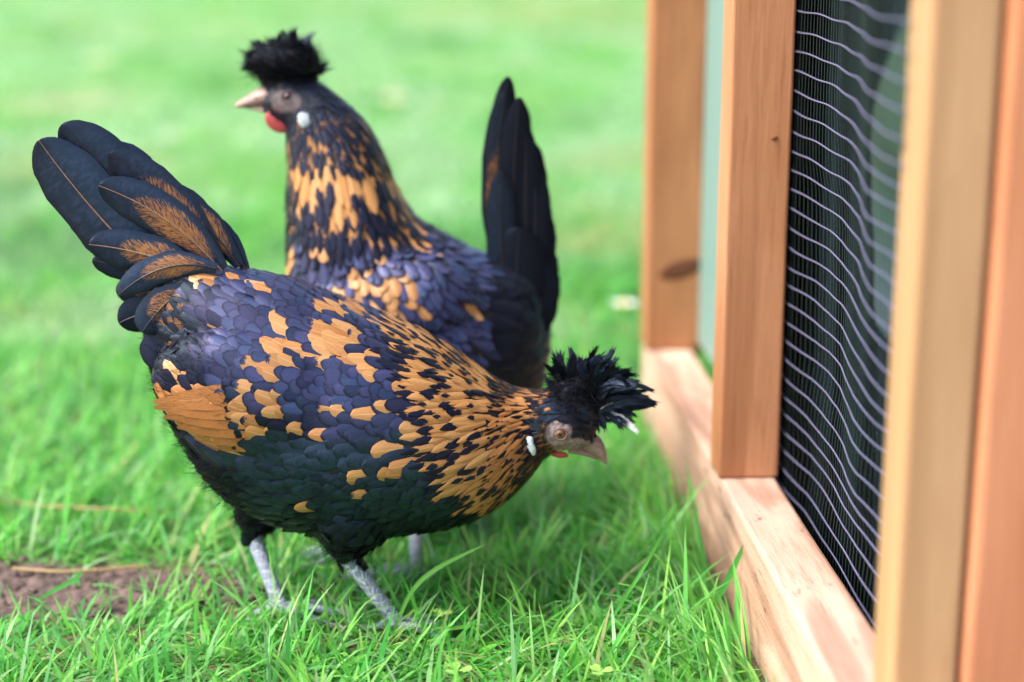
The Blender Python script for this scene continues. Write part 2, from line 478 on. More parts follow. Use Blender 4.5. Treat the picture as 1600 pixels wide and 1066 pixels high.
M['w_door'] = wood_mat('cedar_door', c4(.42, .16, .07), c4(.56, .235, .11), c4(.60, .27, .14), 2, 8.0)
M['w_sill'] = wood_mat('cedar_rail', c4(.25, .12, .075), c4(.50, .285, .20), c4(.62, .42, .33), 1, 2.0, .85, .16)
TOP = 1.15
board('bottom_rail', (R1, .35, .0), (R2, S_FAR + .06, SILL), M['w_sill'], coop, .003)
PW = .050
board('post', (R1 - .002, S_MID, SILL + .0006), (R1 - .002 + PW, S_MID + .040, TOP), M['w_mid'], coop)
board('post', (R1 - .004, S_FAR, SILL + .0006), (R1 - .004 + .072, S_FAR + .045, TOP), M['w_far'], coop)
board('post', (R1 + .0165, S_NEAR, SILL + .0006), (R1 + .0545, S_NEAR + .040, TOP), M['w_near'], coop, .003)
board('top_rail', (R1, .35, TOP), (R1 + PW, S_FAR + .06, TOP + .05), M['w_mid'], coop)
# door leaf beside the near post
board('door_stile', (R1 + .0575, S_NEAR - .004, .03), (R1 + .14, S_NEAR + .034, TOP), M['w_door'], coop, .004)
# knot in the far post
def knot(r, s, z, rr):
    bm = bmesh.new(); bmesh.ops.create_uvsphere(bm, u_segments=20, v_segments=8, radius=1)
    for v in bm.verts: v.co = Vector((v.co.x * rr, v.co.y * .0015, v.co.z * rr * .45 + v.co.x * rr * .25))
    link('knot', bm_mesh('knot', bm, M['knot'], True), coop, (r, s, z))
M['knot'] = plain('wood_knot', (.13, .045, .02), .6, .3, 0, .001, 150)
pk = coop_local(at(1075, 425, S_FAR)); knot(R1 - .004 + .036, S_FAR, pk.z, .024)
knot(R1 + .044, S_FAR, pk.z - .095, .012)
knot(R1 + .034, S_MID, .372, .0028)
# back walls of the run: dark boards and cloth
M['cloth'] = None
def cloth_mat():
    k = NT('black_weed_cloth'); co = k.n('ShaderNodeTexCoord').outputs['Object']
    sp = k.noise(k.scale(co, (1, 420, 300)), 1.0, 2, .5); big = k.noise(co, 9, 3)
    fl = k.math('MULTIPLY', k.smooth(sp, .72, .78), k.smooth(big, .42, .6))
    n = k.noise(k.scale(co, (1, 22, 1.5)), 1.0, 2)
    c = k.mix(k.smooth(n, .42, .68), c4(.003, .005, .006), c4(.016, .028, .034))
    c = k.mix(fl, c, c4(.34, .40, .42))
    k.put(k.b.inputs['Base Color'], c); k.b.inputs['Roughness'].default_value = .8
    k.b.inputs['Specular IOR Level'].default_value = .02; k.b.inputs['Roughness'].default_value = 1.0
    return k.m
M['cloth'] = cloth_mat()
def sheet_grid(name, fr, s0, s1, z0, z1, ns, nz, mat, thick, **props):
    """upright sheet: fr(s,z) gives its lateral position"""
    V = []; Fq = []
    for side in (0, 1):
        for j in range(nz + 1):
            for i in range(ns + 1):
                s = s0 + (s1 - s0) * i / ns; z = z0 + (z1 - z0) * j / nz
                V.append((fr(s, z) + side * thick, s, z))
    W = ns + 1; N = W * (nz + 1)
    for j in range(nz):
        for i in range(ns):
            a = j * W + i
            Fq.append((a, a + W, a + W + 1, a + 1)); Fq.append((N + a, N + a + 1, N + a + W + 1, N + a + W))
    for i in range(ns):
        Fq.append((i, i + 1, N + i + 1, N + i)); a = nz * W + i; Fq.append((a, N + a, N + a + 1, a + 1))
    for j in range(nz):
        a = j * W; Fq.append((a, N + a, N + a + W, a + W)); a += ns; Fq.append((a, a + W, N + a + W, N + a))
    return link(name, mesh_np(name, V, [np.array(Fq)], [mat]), coop, **props)
sm = lambda x, a, b: (lambda t: t * t * (3 - 2 * t))(max(0.0, min(1.0, (x - a) / (b - a))))
SAG_S = [.86, .90, .94, .98, 1.015, 1.04, 1.075, 1.10, 1.14, 1.18, 1.22, 1.26, 1.31, 1.36]      # how the loose wire bellies in and out
SAG = {.09: [.004, .004, .004, .004, .004, .004, .005, .006, .007, .008, .008, .008, .004, .003],
       .118: [.006, .006, .006, .008, .009, .010, .009, .0076, .009, .012, .013, .013, .004, .003],
       .166: [.001, .001, .001, .001, .0015, .000, -.003, -.0005, .005, .007, .0075, .006, .003, .003],
       .199: [.000, .000, .001, .003, .004, .001, .000, .0005, .006, .012, .013, .011, .002, .002],
       .26: [-.012, -.011, -.009, -.008, -.008, -.007, -.003, .000, .005, .010, .011, .009, .002, .002],
       .323: [-.022, -.020, -.017, -.015, -.016, -.012, -.006, -.001, .004, .008, .009, .007, .001, .001],
       .372: [-.020, -.019, -.018, -.019, -.021, -.017, -.009, -.004, .001, .0025, .002, .0015, .0005, 0],
       .418: [-.036, -.035, -.034, -.030, -.0245, -.0195, -.0135, -.010, -.005, -.001, .001, .0015, 0, 0],
       .50: [-.037, -.036, -.035, -.031, -.026, -.022, -.015, -.011, -.006, -.002, .000, .001, 0, 0],
       .70: [-.030, -.029, -.027, -.024, -.020, -.016, -.011, -.008, -.004, -.001, .000, .001, 0, 0]}
SAG_Z = sorted(SAG)
def mesh_r(s, z):
    g = lambda row: float(np.interp(s, SAG_S, SAG[row]))
    vals = [g(r_) for r_ in SAG_Z]
    zz_ = max(SAG_Z[0], min(SAG_Z[-1], z)); tot = 0; ws = 0
    for r_, v in zip(SAG_Z, vals):
        w_ = math.exp(-((r_ - zz_) / .022) ** 2) + 1e-9; tot += w_ * v; ws += w_
    return R2 + .0035 + .5 * tot / ws + .5 * float(np.interp(zz_, SAG_Z, vals))
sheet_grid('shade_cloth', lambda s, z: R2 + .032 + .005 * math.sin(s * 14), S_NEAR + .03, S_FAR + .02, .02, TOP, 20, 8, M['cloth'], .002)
M['teal'] = plain('teal_panel', (.17, .30, .27), .5, .4)
M['mesh_reflection'] = None
def mesh_reflection_mat():
    k = NT('grey_green_reflection'); co = k.n('ShaderNodeTexCoord').outputs['Object']
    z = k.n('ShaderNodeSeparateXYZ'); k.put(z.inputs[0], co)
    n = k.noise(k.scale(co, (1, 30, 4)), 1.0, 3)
    c = k.mix(k.smooth(k.math('ADD', z.outputs[2], k.math('MULTIPLY', n, .1)), .34, .46), c4(.05, .085, .11), c4(.03, .068, .050))  # reflected light painted as a green to blue-grey gradient
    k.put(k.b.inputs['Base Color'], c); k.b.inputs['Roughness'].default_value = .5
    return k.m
M['mesh_reflection'] = mesh_reflection_mat()
def strip_panel(name, pts, r, th, mat):
    V = [(r, s, z) for s, z in pts] + [(r + th, s, z) for s, z in pts]; n = len(pts)
    bm = bmesh.new(); vs = [bm.verts.new(v) for v in V]
    bm.faces.new(vs[:n]); bm.faces.new(vs[n:][::-1])
    for i in range(n): bm.faces.new((vs[i], vs[(i + 1) % n], vs[n + (i + 1) % n], vs[n + i]))
    bmesh.ops.recalc_face_normals(bm, faces=bm.faces)
    return link(name, bm_mesh(name, bm, mat), coop)
def reflection_sheet():  # added sheet behind the wire, coloured like the light reflected on the mesh
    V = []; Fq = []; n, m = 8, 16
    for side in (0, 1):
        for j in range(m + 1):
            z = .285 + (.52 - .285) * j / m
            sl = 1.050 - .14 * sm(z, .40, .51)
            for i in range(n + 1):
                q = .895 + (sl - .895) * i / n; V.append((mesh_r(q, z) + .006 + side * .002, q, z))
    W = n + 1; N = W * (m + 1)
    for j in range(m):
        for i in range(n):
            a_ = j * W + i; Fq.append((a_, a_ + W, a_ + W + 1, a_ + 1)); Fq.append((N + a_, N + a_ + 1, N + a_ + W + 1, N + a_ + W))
    return link('reflection_sheet', mesh_np('reflection_sheet', V, [np.array(Fq)], [M['mesh_reflection']]), coop)
reflection_sheet()
strip_panel('teal_panel', [(S_MID + .06, SILL + .01), (S_FAR + .05, SILL + .01), (S_FAR + .05, TOP), (S_MID + .06, TOP)], R2 + .006, .004, M['teal'])
# run floor, far wall and lid keep the inside dark, as in the coop itself
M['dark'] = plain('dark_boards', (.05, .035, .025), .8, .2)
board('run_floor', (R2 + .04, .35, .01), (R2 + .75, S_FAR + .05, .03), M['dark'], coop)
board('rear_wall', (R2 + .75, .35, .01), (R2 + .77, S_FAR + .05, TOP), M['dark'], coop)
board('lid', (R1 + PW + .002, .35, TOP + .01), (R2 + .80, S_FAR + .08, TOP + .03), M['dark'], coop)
# galvanised wire
M['wire'] = plain('galvanised_wire', (.155, .155, .27), .45, .5, .2, .0002, 900)
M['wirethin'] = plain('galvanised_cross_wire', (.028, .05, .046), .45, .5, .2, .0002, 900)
screen = empty('wire_screen', (0, 0, 0)); screen.parent = coop
S0, S1 = S_NEAR + .028, S_MID + .045
def wire(name, pts, rad, mat, n=5):
    V, Fq = tube_arrays(pts, [rad] * len(pts), n)
    link(name, mesh_np(name, V, [np.array(Fq)], [mat]), screen)
zz = SILL - .0405; row = 0
while zz < .70:
    pts = []
    for i in range(61):
        s = S0 + (S1 - S0) * i / 60
        z = zz + .0006 * math.sin(s * 60 + row) + .0012 * mnoise.noise(Vector((s * 9, row * .6, 0)))
        pts.append((mesh_r(s, z), s, z))
    wire('horizontal_wire', pts, .00066, M['wire'])
    zz += .0156; row += 1
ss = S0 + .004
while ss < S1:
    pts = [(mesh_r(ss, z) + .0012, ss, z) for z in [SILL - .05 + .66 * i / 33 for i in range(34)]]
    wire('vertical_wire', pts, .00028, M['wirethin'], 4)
    ss += .0095

# ------------------------------------------------------------------ hens
def loft_np(st, Y, ring=26, sub=6):
    """stations: (topx, topy, botx, boty, half width[, superellipse])"""
    P = [np.array([*at(a, b, Y), *at(c, d, Y), wd]) for a, b, c, d, wd in st]
    P = catmull(P, sub)
    V = []; rings = []
    for p in P:
        T, B, wd = Vector(p[:3]), Vector(p[3:6]), p[6]
        c = (T + B) / 2; a = (T - B) / 2
        r = []
        for k in range(ring):
            th = 2 * math.pi * k / ring
            cs, sn = math.cos(th), math.sin(th)
            r.append(c + a * cs + Vector((0, 1, 0)) * (wd * math.copysign(abs(sn) ** .9, sn)))
        V += r
    Fq = []
    n = len(P)
    for i in range(n - 1):
        for k in range(ring): Fq.append((i * ring + k, i * ring + (k + 1) % ring, (i + 1) * ring + (k + 1) % ring, (i + 1) * ring + k))
    Fq.append(tuple(range(ring))[::-1]); Fq.append(tuple(range((n - 1) * ring, n * ring)))
    spine = [((Vector(p[:3]) + Vector(p[3:6])) / 2) for p in P]
    return V, Fq, spine
def ellipsoid(c, ax, rot=None, seg=18):
    bm = bmesh.new(); bmesh.ops.create_uvsphere(bm, u_segments=seg, v_segments=seg // 2 + 2, radius=1)
    R = rot or Matrix.Identity(3)
    V = [Vector(c) + R @ Vector((v.co.x * ax[0], v.co.y * ax[1], v.co.z * ax[2])) for v in bm.verts]
    Fq = [tuple(v.index for v in f.verts) for f in bm.faces]; bm.free()
    return V, Fq
def closed_tube(pts, rads, n=10):
    V, Fq = tube_arrays(pts, rads, n)
    Fq = list(Fq); Fq.append(tuple(range(n))[::-1]); m = len(pts); Fq.append(tuple(range((m - 1) * n, m * n)))
    return V, Fq
def fuse(pieces, voxel, smooth_it=6):
    me = bpy.data.meshes.new('tmp'); V = []; Fc = []
    for v, f in pieces:
        o = len(V); V += [tuple(x) for x in v]; Fc += [tuple(i + o for i in t) for t in f]
    me.from_pydata(V, [], Fc)
    bm = bmesh.new(); bm.from_mesh(me); bmesh.ops.recalc_face_normals(bm, faces=bm.faces); bm.to_mesh(me); bm.free()
    o = bpy.data.objects.new('tmp', me); COL.objects.link(o)
    r = o.modifiers.new('r', 'REMESH'); r.mode = 'VOXEL'; r.voxel_size = voxel; r.adaptivity = 0
    s = o.modifiers.new('s', 'SMOOTH'); s.factor = .5; s.iterations = smooth_it
    dg = bpy.context.evaluated_depsgraph_get(); dg.update()
    res = bpy.data.meshes.new_from_object(o.evaluated_get(dg))
    bpy.data.objects.remove(o); bpy.data.meshes.remove(me)
    return res

class Feathers:
    """collects feathers; each is a small cambered vane with rounded or pointed tip"""
    def __init__(s): s.items = []
    def mesh(s, items, name, org):
        co = np.concatenate([i[0] for i in items]) - np.array(org)
        fu = np.concatenate([i[1] for i in items]); fc = np.concatenate([i[2] for i in items])
        Fs = []; o = 0
        for i in items:
            Fs.append(i[3] + o); o += len(i[0])
        return mesh_np(name, co, [np.concatenate(Fs)], [M['feather']], True, {'fuv': ('FLOAT_VECTOR', fu), 'fcol': ('FLOAT_COLOR', fc)})
def vs_of(m): return [1 - (1 - i / (m - 1)) ** 1.55 for i in range(m)]
def vane(spine, nrm, side, L, hw, tip, hue, dark, kind, point=0.0, camber=.25, rows=None, cols=5, rag=.06, asym=0.0, blunt=.55):
    """spine: list of centre points; nrm, side: unit vectors per point"""
    m = len(spine); V = []; U = []; r = random.random(); VS = vs_of(m)
    base = [-1, -.5, 0, .5, 1] if cols == 5 else list(np.linspace(-1, 1, cols))
    for i in range(m):
        v = VS[i]
        if point: wv = (math.sin(math.pi * min(1, v * .5 + .13)) ** .8) * (1 - v ** (2.2 + 3 * (1 - point))) ** .75
        else: wv = min(1.0, .35 + 1.6 * v) * (max(0.0, 1 - max(0, (v - blunt) / (1 - blunt)) ** 2)) ** .5
        wv = max(wv, .10 if not point else .05)
        for c in base:
            j = rag * random.uniform(-1, 1) * (1 if abs(c) > .9 or i == m - 1 else 0)
            dv = -abs(c) ** 2 * .0
            p = spine[i] + side[i] * (c * hw * wv * (1 + asym * c) * (1 + j)) - nrm[i] * (hw * wv * camber * c * c)
            if i == m - 1: p = p + (spine[i] - spine[i - 1]) * j * 1.5
            V.append(tuple(p)); U.append((c * wv if False else c, v, kind))
    n = len(base); Fq = [(i * n + k, i * n + k + 1, (i + 1) * n + k + 1, (i + 1) * n + k) for i in range(m - 1) for k in range(n - 1)]
    C = np.tile(np.array([tip, hue, dark, r]), (len(V), 1))
    return np.array(V), np.array(U), C, np.array(Fq)

def body_feather(bvh, p, n, d, prm):
    L, hw = prm['L'], prm['w']; m = prm.get('rows', 6); VS = vs_of(m + 1)
    pts = [p.copy()]; ns = [n.copy()]; dd = d.copy(); q = p.copy(); nn = n.copy()
    for i in range(m):
        dd = (dd - nn * dd.dot(nn)).normalized()
        q2 = q + dd * (L * (VS[i + 1] - VS[i]))
        loc, nr, _, dist = bvh.find_nearest(q2, .05)
        if loc is None: loc, nr = q2, nn
        if dist and dist > L * .7: loc = q2; nr = nn
        nn = (nn * .5 + nr * .5).normalized(); q = loc
        pts.append(q.copy()); ns.append(nn.copy())
    lift = prm.get('lift', .0026)
    P = []; S = []
    for i, (a, b) in enumerate(zip(pts, ns)):
        v = VS[i]
        P.append(a + b * (.0004 + prm.get('h', 0.0) + lift * v ** 1.3))
    for i in range(len(P)):
        t = (P[min(i + 1, m)] - P[max(i - 1, 0)]).normalized(); S.append(t.cross(ns[i]).normalized())
    return vane(P, ns, S, L, hw, prm['tip'], prm['hue'], prm['dark'], prm['kind'], prm.get('point', 0), prm.get('camber', .22), rag=prm.get('rag', .06))

def poisson(me, rad_fn, ncand):
    me.calc_loop_triangles()
    nv = len(me.vertices); co = np.empty(nv * 3, np.float32); me.vertices.foreach_get('co', co); co = co.reshape(-1, 3)
    tr = np.empty(len(me.loop_triangles) * 3, np.int32); me.loop_triangles.foreach_get('vertices', tr); tr = tr.reshape(-1, 3)
    A, B, C = co[tr[:, 0]], co[tr[:, 1]], co[tr[:, 2]]
    N = np.cross(B - A, C - A); ar = np.linalg.norm(N, axis=1); N /= np.maximum(ar, 1e-12)[:, None]
    idx = RNG.choice(len(tr), ncand, p=ar / ar.sum())
    a = RNG.random(ncand); b = RNG.random(ncand); fl = a + b > 1; a[fl] = 1 - a[fl]; b[fl] = 1 - b[fl]
    P = A[idx] + (B - A)[idx] * a[:, None] + (C - A)[idx] * b[:, None]; Nn = N[idx]
    cell = .006; grid = {}; out = []
    for p, n in zip(P, Nn):
        prm = rad_fn(p)
        if prm is None: continue
        r = prm['sp']; k0 = (int(p[0] // cell), int(p[1] // cell), int(p[2] // cell)); R = int(math.ceil(r / cell)); ok = True
        for i in range(-R, R + 1):
            for j in range(-R, R + 1):
                for l in range(-R, R + 1):
                    for q in grid.get((k0[0] + i, k0[1] + j, k0[2] + l), ()):
                        if (q[0] - p[0]) ** 2 + (q[1] - p[1]) ** 2 + (q[2] - p[2]) ** 2 < r * r: ok = False; break
                    if not ok: break
                if not ok: break
            if not ok: break
        if ok:
            grid.setdefault(k0, []).append(p); out.append((Vector(p), Vector(n), prm))
    return out

def ribbons(name, roots, dirs, nrms, lens, wid, mat, parent, org, droop=.0, curl=.3, **props):
    """fine down: thin curved ribbons"""
    V = []; Ft = []; Fq = []
    for p, d, n, L in zip(roots, dirs, nrms, lens):
        o = len(V); s = d.cross(n).normalized(); b = Vector((random.uniform(-1, 1), random.uniform(-1, 1), random.uniform(-1, 1))) * curl
        for i, v in enumerate((0, .4, .75)):
            c = p + d * (L * v) + b * (L * v * v) + Vector((0, 0, -droop * L * v * v)); wv = wid * (1 - .5 * v)
            V += [tuple(c - s * wv), tuple(c + s * wv)]
        V.append(tuple(p + d * L + b * L + Vector((0, 0, -droop * L))))
        Fq += [(o, o + 1, o + 3, o + 2), (o + 2, o + 3, o + 5, o + 4)]; Ft.append((o + 4, o + 5, o + 6))
    me = mesh_np(name, np.array(V) - np.array(org), [np.array(Fq), np.array(Ft)], [mat])
    return link(name, me, parent, **props)

def plume(base, tipp, bend, nrm, width, nb, barb_len, mat, name, parent, org, vane_frac=.45, col=(1.0, .85, .9)):
    """loose ragged feather: a shaft, a narrow vane and separate barbs"""
    base, tipp = Vector(base), Vector(tipp); ax = (tipp - base); L = ax.length; t0 = ax.normalized()
    nrm = (nrm - t0 * nrm.dot(t0)).normalized(); V = []; Fq = []; Ft = []; U = []; C = []; rnd = random.random()
    def cp(v): return base + ax * v + bend * (4 * v * (1 - v)) * L * .5
    def tg(v): return (cp(min(1, v + .02)) - cp(max(0, v - .02))).normalized()
    m = 9
    for i in range(m):                                           # inner vane
        v = i / (m - 1); t = tg(v); s = t.cross(nrm).normalized(); wv = width * vane_frac * (math.sin(math.pi * min(1, .12 + v * .72)) ** .8)
        for c in (-1, 0, 1):
            V.append(tuple(cp(v) + s * c * wv * random.uniform(.85, 1.1) - nrm * abs(c) * wv * .3)); U.append((c, v, 0)); C.append((*col, rnd))
    for i in range(m - 1):
        for k in range(2): Fq.append((i * 3 + k, i * 3 + k + 1, i * 3 + k + 4, i * 3 + k + 3))
    for i in range(nb):                                          # barbs
        v = .12 + .86 * (i + random.random()) / nb; t = tg(v)
        for sg in (-1, 1):
            s = t.cross(nrm).normalized() * sg
            spread = .60 - .38 * v
            d = (t * (1 - spread * .6) + s * spread + nrm * random.uniform(-.25, .25)).normalized()
            bl = barb_len * random.uniform(.6, 1.15) * math.sin(math.pi * min(1, .25 + v * .6)) ** .5
            p = cp(v); o = len(V); wv = .00030 * random.uniform(.6, 1.5); sd_ = d.cross(nrm).normalized(); cu = nrm * random.uniform(-.2, .1) + t * .25
            for q in (0, .5):
                c = p + d * bl * q + cu * bl * q * q
                V += [tuple(c - sd_ * wv), tuple(c + sd_ * wv)]; U += [(sg * q, v, 0)] * 2; C += [(*col, rnd)] * 2
            V.append(tuple(p + d * bl + cu * bl)); U.append((sg, v, 0)); C.append((*col, rnd))
            Fq.append((o, o + 1, o + 3, o + 2)); Ft.append((o + 2, o + 3, o + 4))
    me = mesh_np(name, np.array(V) - np.array(org), [np.array(Fq), np.array(Ft)], [mat], True, {'fuv': ('FLOAT_VECTOR', np.array(U, float)), 'fcol': ('FLOAT_COLOR', np.array(C, float))})
    return link(name, me, parent)

def tail_feather(parent, org, Y, root, tip, hwpx, dy0, dy1, kind, tipv, hue, dark, bow=(0, 0), yaw=0.0, tw=0.0, quill=None, name='tail_feather', rnd=True, cup=.18):
    a = at(*root, Y) + Vector((0, dy0, 0)); b = at(*tip, Y) + Vector((0, dy1, 0))
    hw = hwpx * Y / F; ax = b - a; L = ax.length
    bo = Vector((bow[0], 0, bow[1])) * L
    m = 20; P = [a + ax * v + bo * (4 * v * (1 - v)) for v in vs_of(m)]
    base_n = Vector((0, -1, 0)) if yaw <= 1 else Vector((0, 1, 0))
    N = []; S = []
    for i in range(m):
        t = (P[min(i + 1, m - 1)] - P[max(i - 1, 0)]).normalized()
        n = base_n + Vector((0, 0, tw)); n = (n - t * n.dot(t)).normalized(); N.append(n); S.append(t.cross(n).normalized())
    V, U, C, Fq = vane(P, N, S, L, hw, tipv, hue, dark, kind, 0, cup, cols=9, rag=.035, blunt=.66)
    me = mesh_np(name, V - np.array(org), [Fq], [M['feather']], True, {'fuv': ('FLOAT_VECTOR', U), 'fcol': ('FLOAT_COLOR', C)})
    o = link(name, me, parent)
    Q = [P[i] + N[i] * (.0004 + .0004 * (1 - i / m)) for i in range(m)]
    Vq, Fq2 = tube_arrays(Q, [.0009 * (1 - .85 * i / m) for i in range(m)], 5)
    mq = mesh_np('quill', np.array([tuple(v) for v in Vq]) - np.array(org), [np.array(Fq2)], [M[quill or 'rachisdark']])
    q = bpy.data.objects.new('quill', mq); COL.objects.link(q); q.parent = o
    return o

def in_ell(px, py, E, f=1.0):
    for e in E:
        cx, cy, rx, ry = e[0], e[1], e[2] * f, e[3] * f; an = RAD(e[4]) if len(e) > 4 else 0
        dx, dy = px - cx, py - cy; x = dx * math.cos(an) + dy * math.sin(an); y = -dx * math.sin(an) + dy * math.cos(an)
        if (x / rx) ** 2 + (y / ry) ** 2 < 1: return True
    return False

def build_hen(S):
    Y = S['Y']; org = Vector(S['org']); face = S['dir']
    root = empty('hen', org, 0, label=S['label'], category='hen', group='crested hens on the lawn')
    V, Fq, spine = loft_np(S['stations'], Y)
    pieces = [(V, Fq)]
    for c, ax, rot in S['lumps']:
        pieces.append(ellipsoid(at(*c[:2], Y) + Vector((0, c[2], 0)), ax, Matrix.Rotation(RAD(rot), 3, 'Y')))
    legpts = []
    for lg in S['legs']:
        hip = at(*lg['hip'], Y) + Vector((0, lg['dy'], 0)); hock = at(*lg['hock'], Y + lg['dy']); foot = on_z(*lg['foot'], .008)
        if lg.get('footdy') is not None: foot = at(*lg['foot'], Y + lg['footdy']); foot.z = .008
        pieces.append(closed_tube([hip, hip.lerp(hock, .45), hip.lerp(hock, .8), hock], [.034, .029, .0165, .0085], 14))
        pieces.append(closed_tube([hock, hock.lerp(foot, .15), hock.lerp(foot, .55), hock.lerp(foot, .9), foot], [.0082, .0068, .0060, .0063, .0070], 10))
        fd = Vector((face, 0, 0))
        for an, ln in ((-28, .050), (2, .062), (32, .050), (172, .024)):
            d = Matrix.Rotation(RAD(an), 3, 'Z') @ fd; side = Vector((0, 0, 1))
            T = [foot + d * .002, foot + d * ln * .35 + side * .001, foot + d * ln * .7 - side * .003, foot + d * ln - side * .004]
            pieces.append(closed_tube(T, [.0050, .0040, .0034, .0024], 8))
            legpts.append((T[-1], d))
    me = fuse(pieces, .0019, 5)
    nv = len(me.vertices); co = np.empty(nv * 3, np.float32); me.vertices.foreach_get('co', co); co = co.reshape(-1, 3)
    # skin masks
    skin = np.zeros((nv, 4), np.float32)
    hockz = max(at(*lg['hock'], Y + lg['dy']).z for lg in S['legs'])
    fc = S['face']; c = at(fc[0], fc[1], Y)
    skin[:, 0] = np.clip((hockz + .004 - co[:, 2]) / .003, 0, 1)
    an = RAD(fc[4]); dx = co[:, 0] - c.x; dz = co[:, 2] - c.z; k = Y / F
    xx = dx * math.cos(an) + dz * math.sin(an); zz_ = -dx * math.sin(an) + dz * math.cos(an)
    d = (xx / (fc[2] * k)) ** 2 + (zz_ / (fc[3] * k)) ** 2
    f2 = S.get('face2', fc); c2 = at(f2[0], f2[1], Y)
    d = np.minimum(d, ((co[:, 0] - c2.x) / (f2[2] * k)) ** 2 + ((co[:, 2] - c2.z) / (f2[3] * k)) ** 2)
    skin[:, 1] = np.clip((1.15 - d) / .3, 0, 1) * S.get('facek', 1)
    rc = at(*S['redspot'], Y); d2 = np.sqrt((co[:, 0] - rc.x) ** 2 + (co[:, 2] - rc.z) ** 2)
    skin[:, 2] = np.clip(1.2 - d2 / .0065, 0, 1); skin[:, 3] = 1
    a = me.attributes.new('skin', 'FLOAT_COLOR', 'POINT'); a.data.foreach_set('color', skin.ravel())
    bvh = BVHTree.FromPolygons([Vector(v) for v in co], [tuple(p.vertices) for p in me.polygons])
    me.materials.clear(); me.materials.append(M['skin'])
    for p in me.polygons: p.use_smooth = True; p.material_index = 0
    facemask = lambda x, z: min(((x - c2.x) / (f2[2] * k)) ** 2 + ((z - c2.z) / (f2[3] * k)) ** 2, (((x - c.x) * math.cos(an) + (z - c.z) * math.sin(an)) / (fc[2] * k)) ** 2 + ((-(x - c.x) * math.sin(an) + (z - c.z) * math.cos(an)) / (fc[3] * k)) ** 2)
    # ---- plumage
    sp_pts = spine; sp_map = [(p.x, p.z) for p in sp_pts]
    def flow(p):
        best = min(range(len(sp_pts)), key=lambda i: (sp_map[i][0] - p.x) ** 2 + (sp_map[i][1] - p.z) ** 2)
        i0, i1 = max(best - 3, 0), min(best + 3, len(sp_pts) - 1)
        return (sp_pts[i0] - sp_pts[i1]).normalized()
    def prm_fn(p):
        if p[2] < hockz + .002: return None
        if facemask(p[0], p[2]) < .95 and abs(p[1] - Y) > .004: return None
        px, py = to_map(p[0], p[2], Y)
        return S['region'](px, py, p, Y)
    samples = poisson(me, prm_fn, S['ncand'])
    items = []; dn_p = []; dn_d = []; dn_n = []; dn_l = []
    for p, n, prm in samples:
        d = flow(p); d = d + Vector((0, 0, -prm.get('droop', .12))); d = d + Vector((random.gauss(0, 1), random.gauss(0, 1), random.gauss(0, 1))) * prm.get('jit', .07) * 1.4
        if prm.get('dir'): d = Vector((prm['dir'][0], 0, prm['dir'][1])) + Vector((random.gauss(0, .1), random.gauss(0, .1), random.gauss(0, .1)))
        d = (d - n * d.dot(n))
        if d.length < .05: d = n.orthogonal()
        d.normalize()
        # colour is decided where the tip lies
        q = p + d * prm['L'] * .8; qx, qy = to_map(q.x, q.z, Y)
        if prm['L'] and any(facemask((p + d * (prm['L'] * f_)).x, (p + d * (prm['L'] * f_)).z) < .9 for f_ in (.35, .65, .95)) and abs(p.y - Y) > .004: continue
        prm = dict(prm); S['paint'](qx, qy, prm)
        s = random.uniform(.82, 1.25); prm['L'] *= s; prm['w'] *= random.uniform(.82, 1.18); prm['rag'] = prm.get('rag', .06) + .05
        items.append((body_feather(bvh, p, n, d, prm), p, n, prm))
        if prm.get('down'):
            for _ in range(int(prm['down'] * 2.6)):
                e = Vector((random.gauss(0, 1), random.gauss(0, 1), random.gauss(0, 1))) * .3
                dn_p.append(p + Vector((random.gauss(0, .003), random.gauss(0, .003), random.gauss(0, .003)))); dd = (d * .8 + n * random.uniform(.15, .55) + e * .8).normalized()
                dn_d.append(dd); dn_n.append(n if abs(n.dot(dd)) < .95 else n.orthogonal()); dn_l.append(random.uniform(*prm.get('dl', (.004, .012))))
    me.transform(Matrix.Translation(-org))
    body = link('body', me, root)
    # the largest feathers facing the lawn are single parts, the rest of the coat is one
    camd = Vector((0, -1, .25)).normalized()
    order = sorted(range(len(items)), key=lambda i: -(items[i][3]['L'] * items[i][3]['w'] * max(0, items[i][2].dot(camd)) if items[i][3].get('single', True) else 0))
    FS = Feathers(); single = set(order[:260])
    for i in single:
        link(items[i][3].get('name', 'feather'), FS.mesh([items[i][0]], 'feather', org), root)
    rest = [items[i][0] for i in range(len(items)) if i not in single]
    link('plumage', FS.mesh(rest, 'plumage', org), root, kind='stuff')
    ribbons('down', dn_p, dn_d, dn_n, dn_l, .00022, M['fluff'], root, org, .15, .25, kind='stuff')
    print('hen', len(items), 'down', len(dn_p), 'body', len(me.polygons))
    # ---- tail
    for t in S['tail']: tail_feather(root, org, Y, **t)
    # ---- head
    for sg in (-1, 1):                                      # near and far side
        ec = at(*S['eye'], Y)
        loc, nr, _, _ = bvh.find_nearest(ec + Vector((0, sg * .06, 0)))
        hit = bvh.ray_cast(ec + Vector((0, sg * .06, 0)), Vector((0, -sg, 0)))
        yy = hit[0].y if hit[0] else Y + sg * .02
        er = S['eye_r']; cen = Vector((ec.x, yy - sg * er * .62, ec.z))
        V, Fq = ellipsoid(cen, (er, er * .95, er), seg=28)
        rr = [math.hypot(v.x - cen.x, v.z - cen.z) / er for v in V]
        link('eye', mesh_np('eye', np.array([tuple(v - org) for v in V]), [np.array([f for f in Fq if len(f) == 4]), np.array([f for f in Fq if len(f) == 3])], [M[S['eye_mat']]], True, {'er': ('FLOAT', np.array(rr))}), root)
        V = []; Fq = []
        R_ = 26; r_ = 8
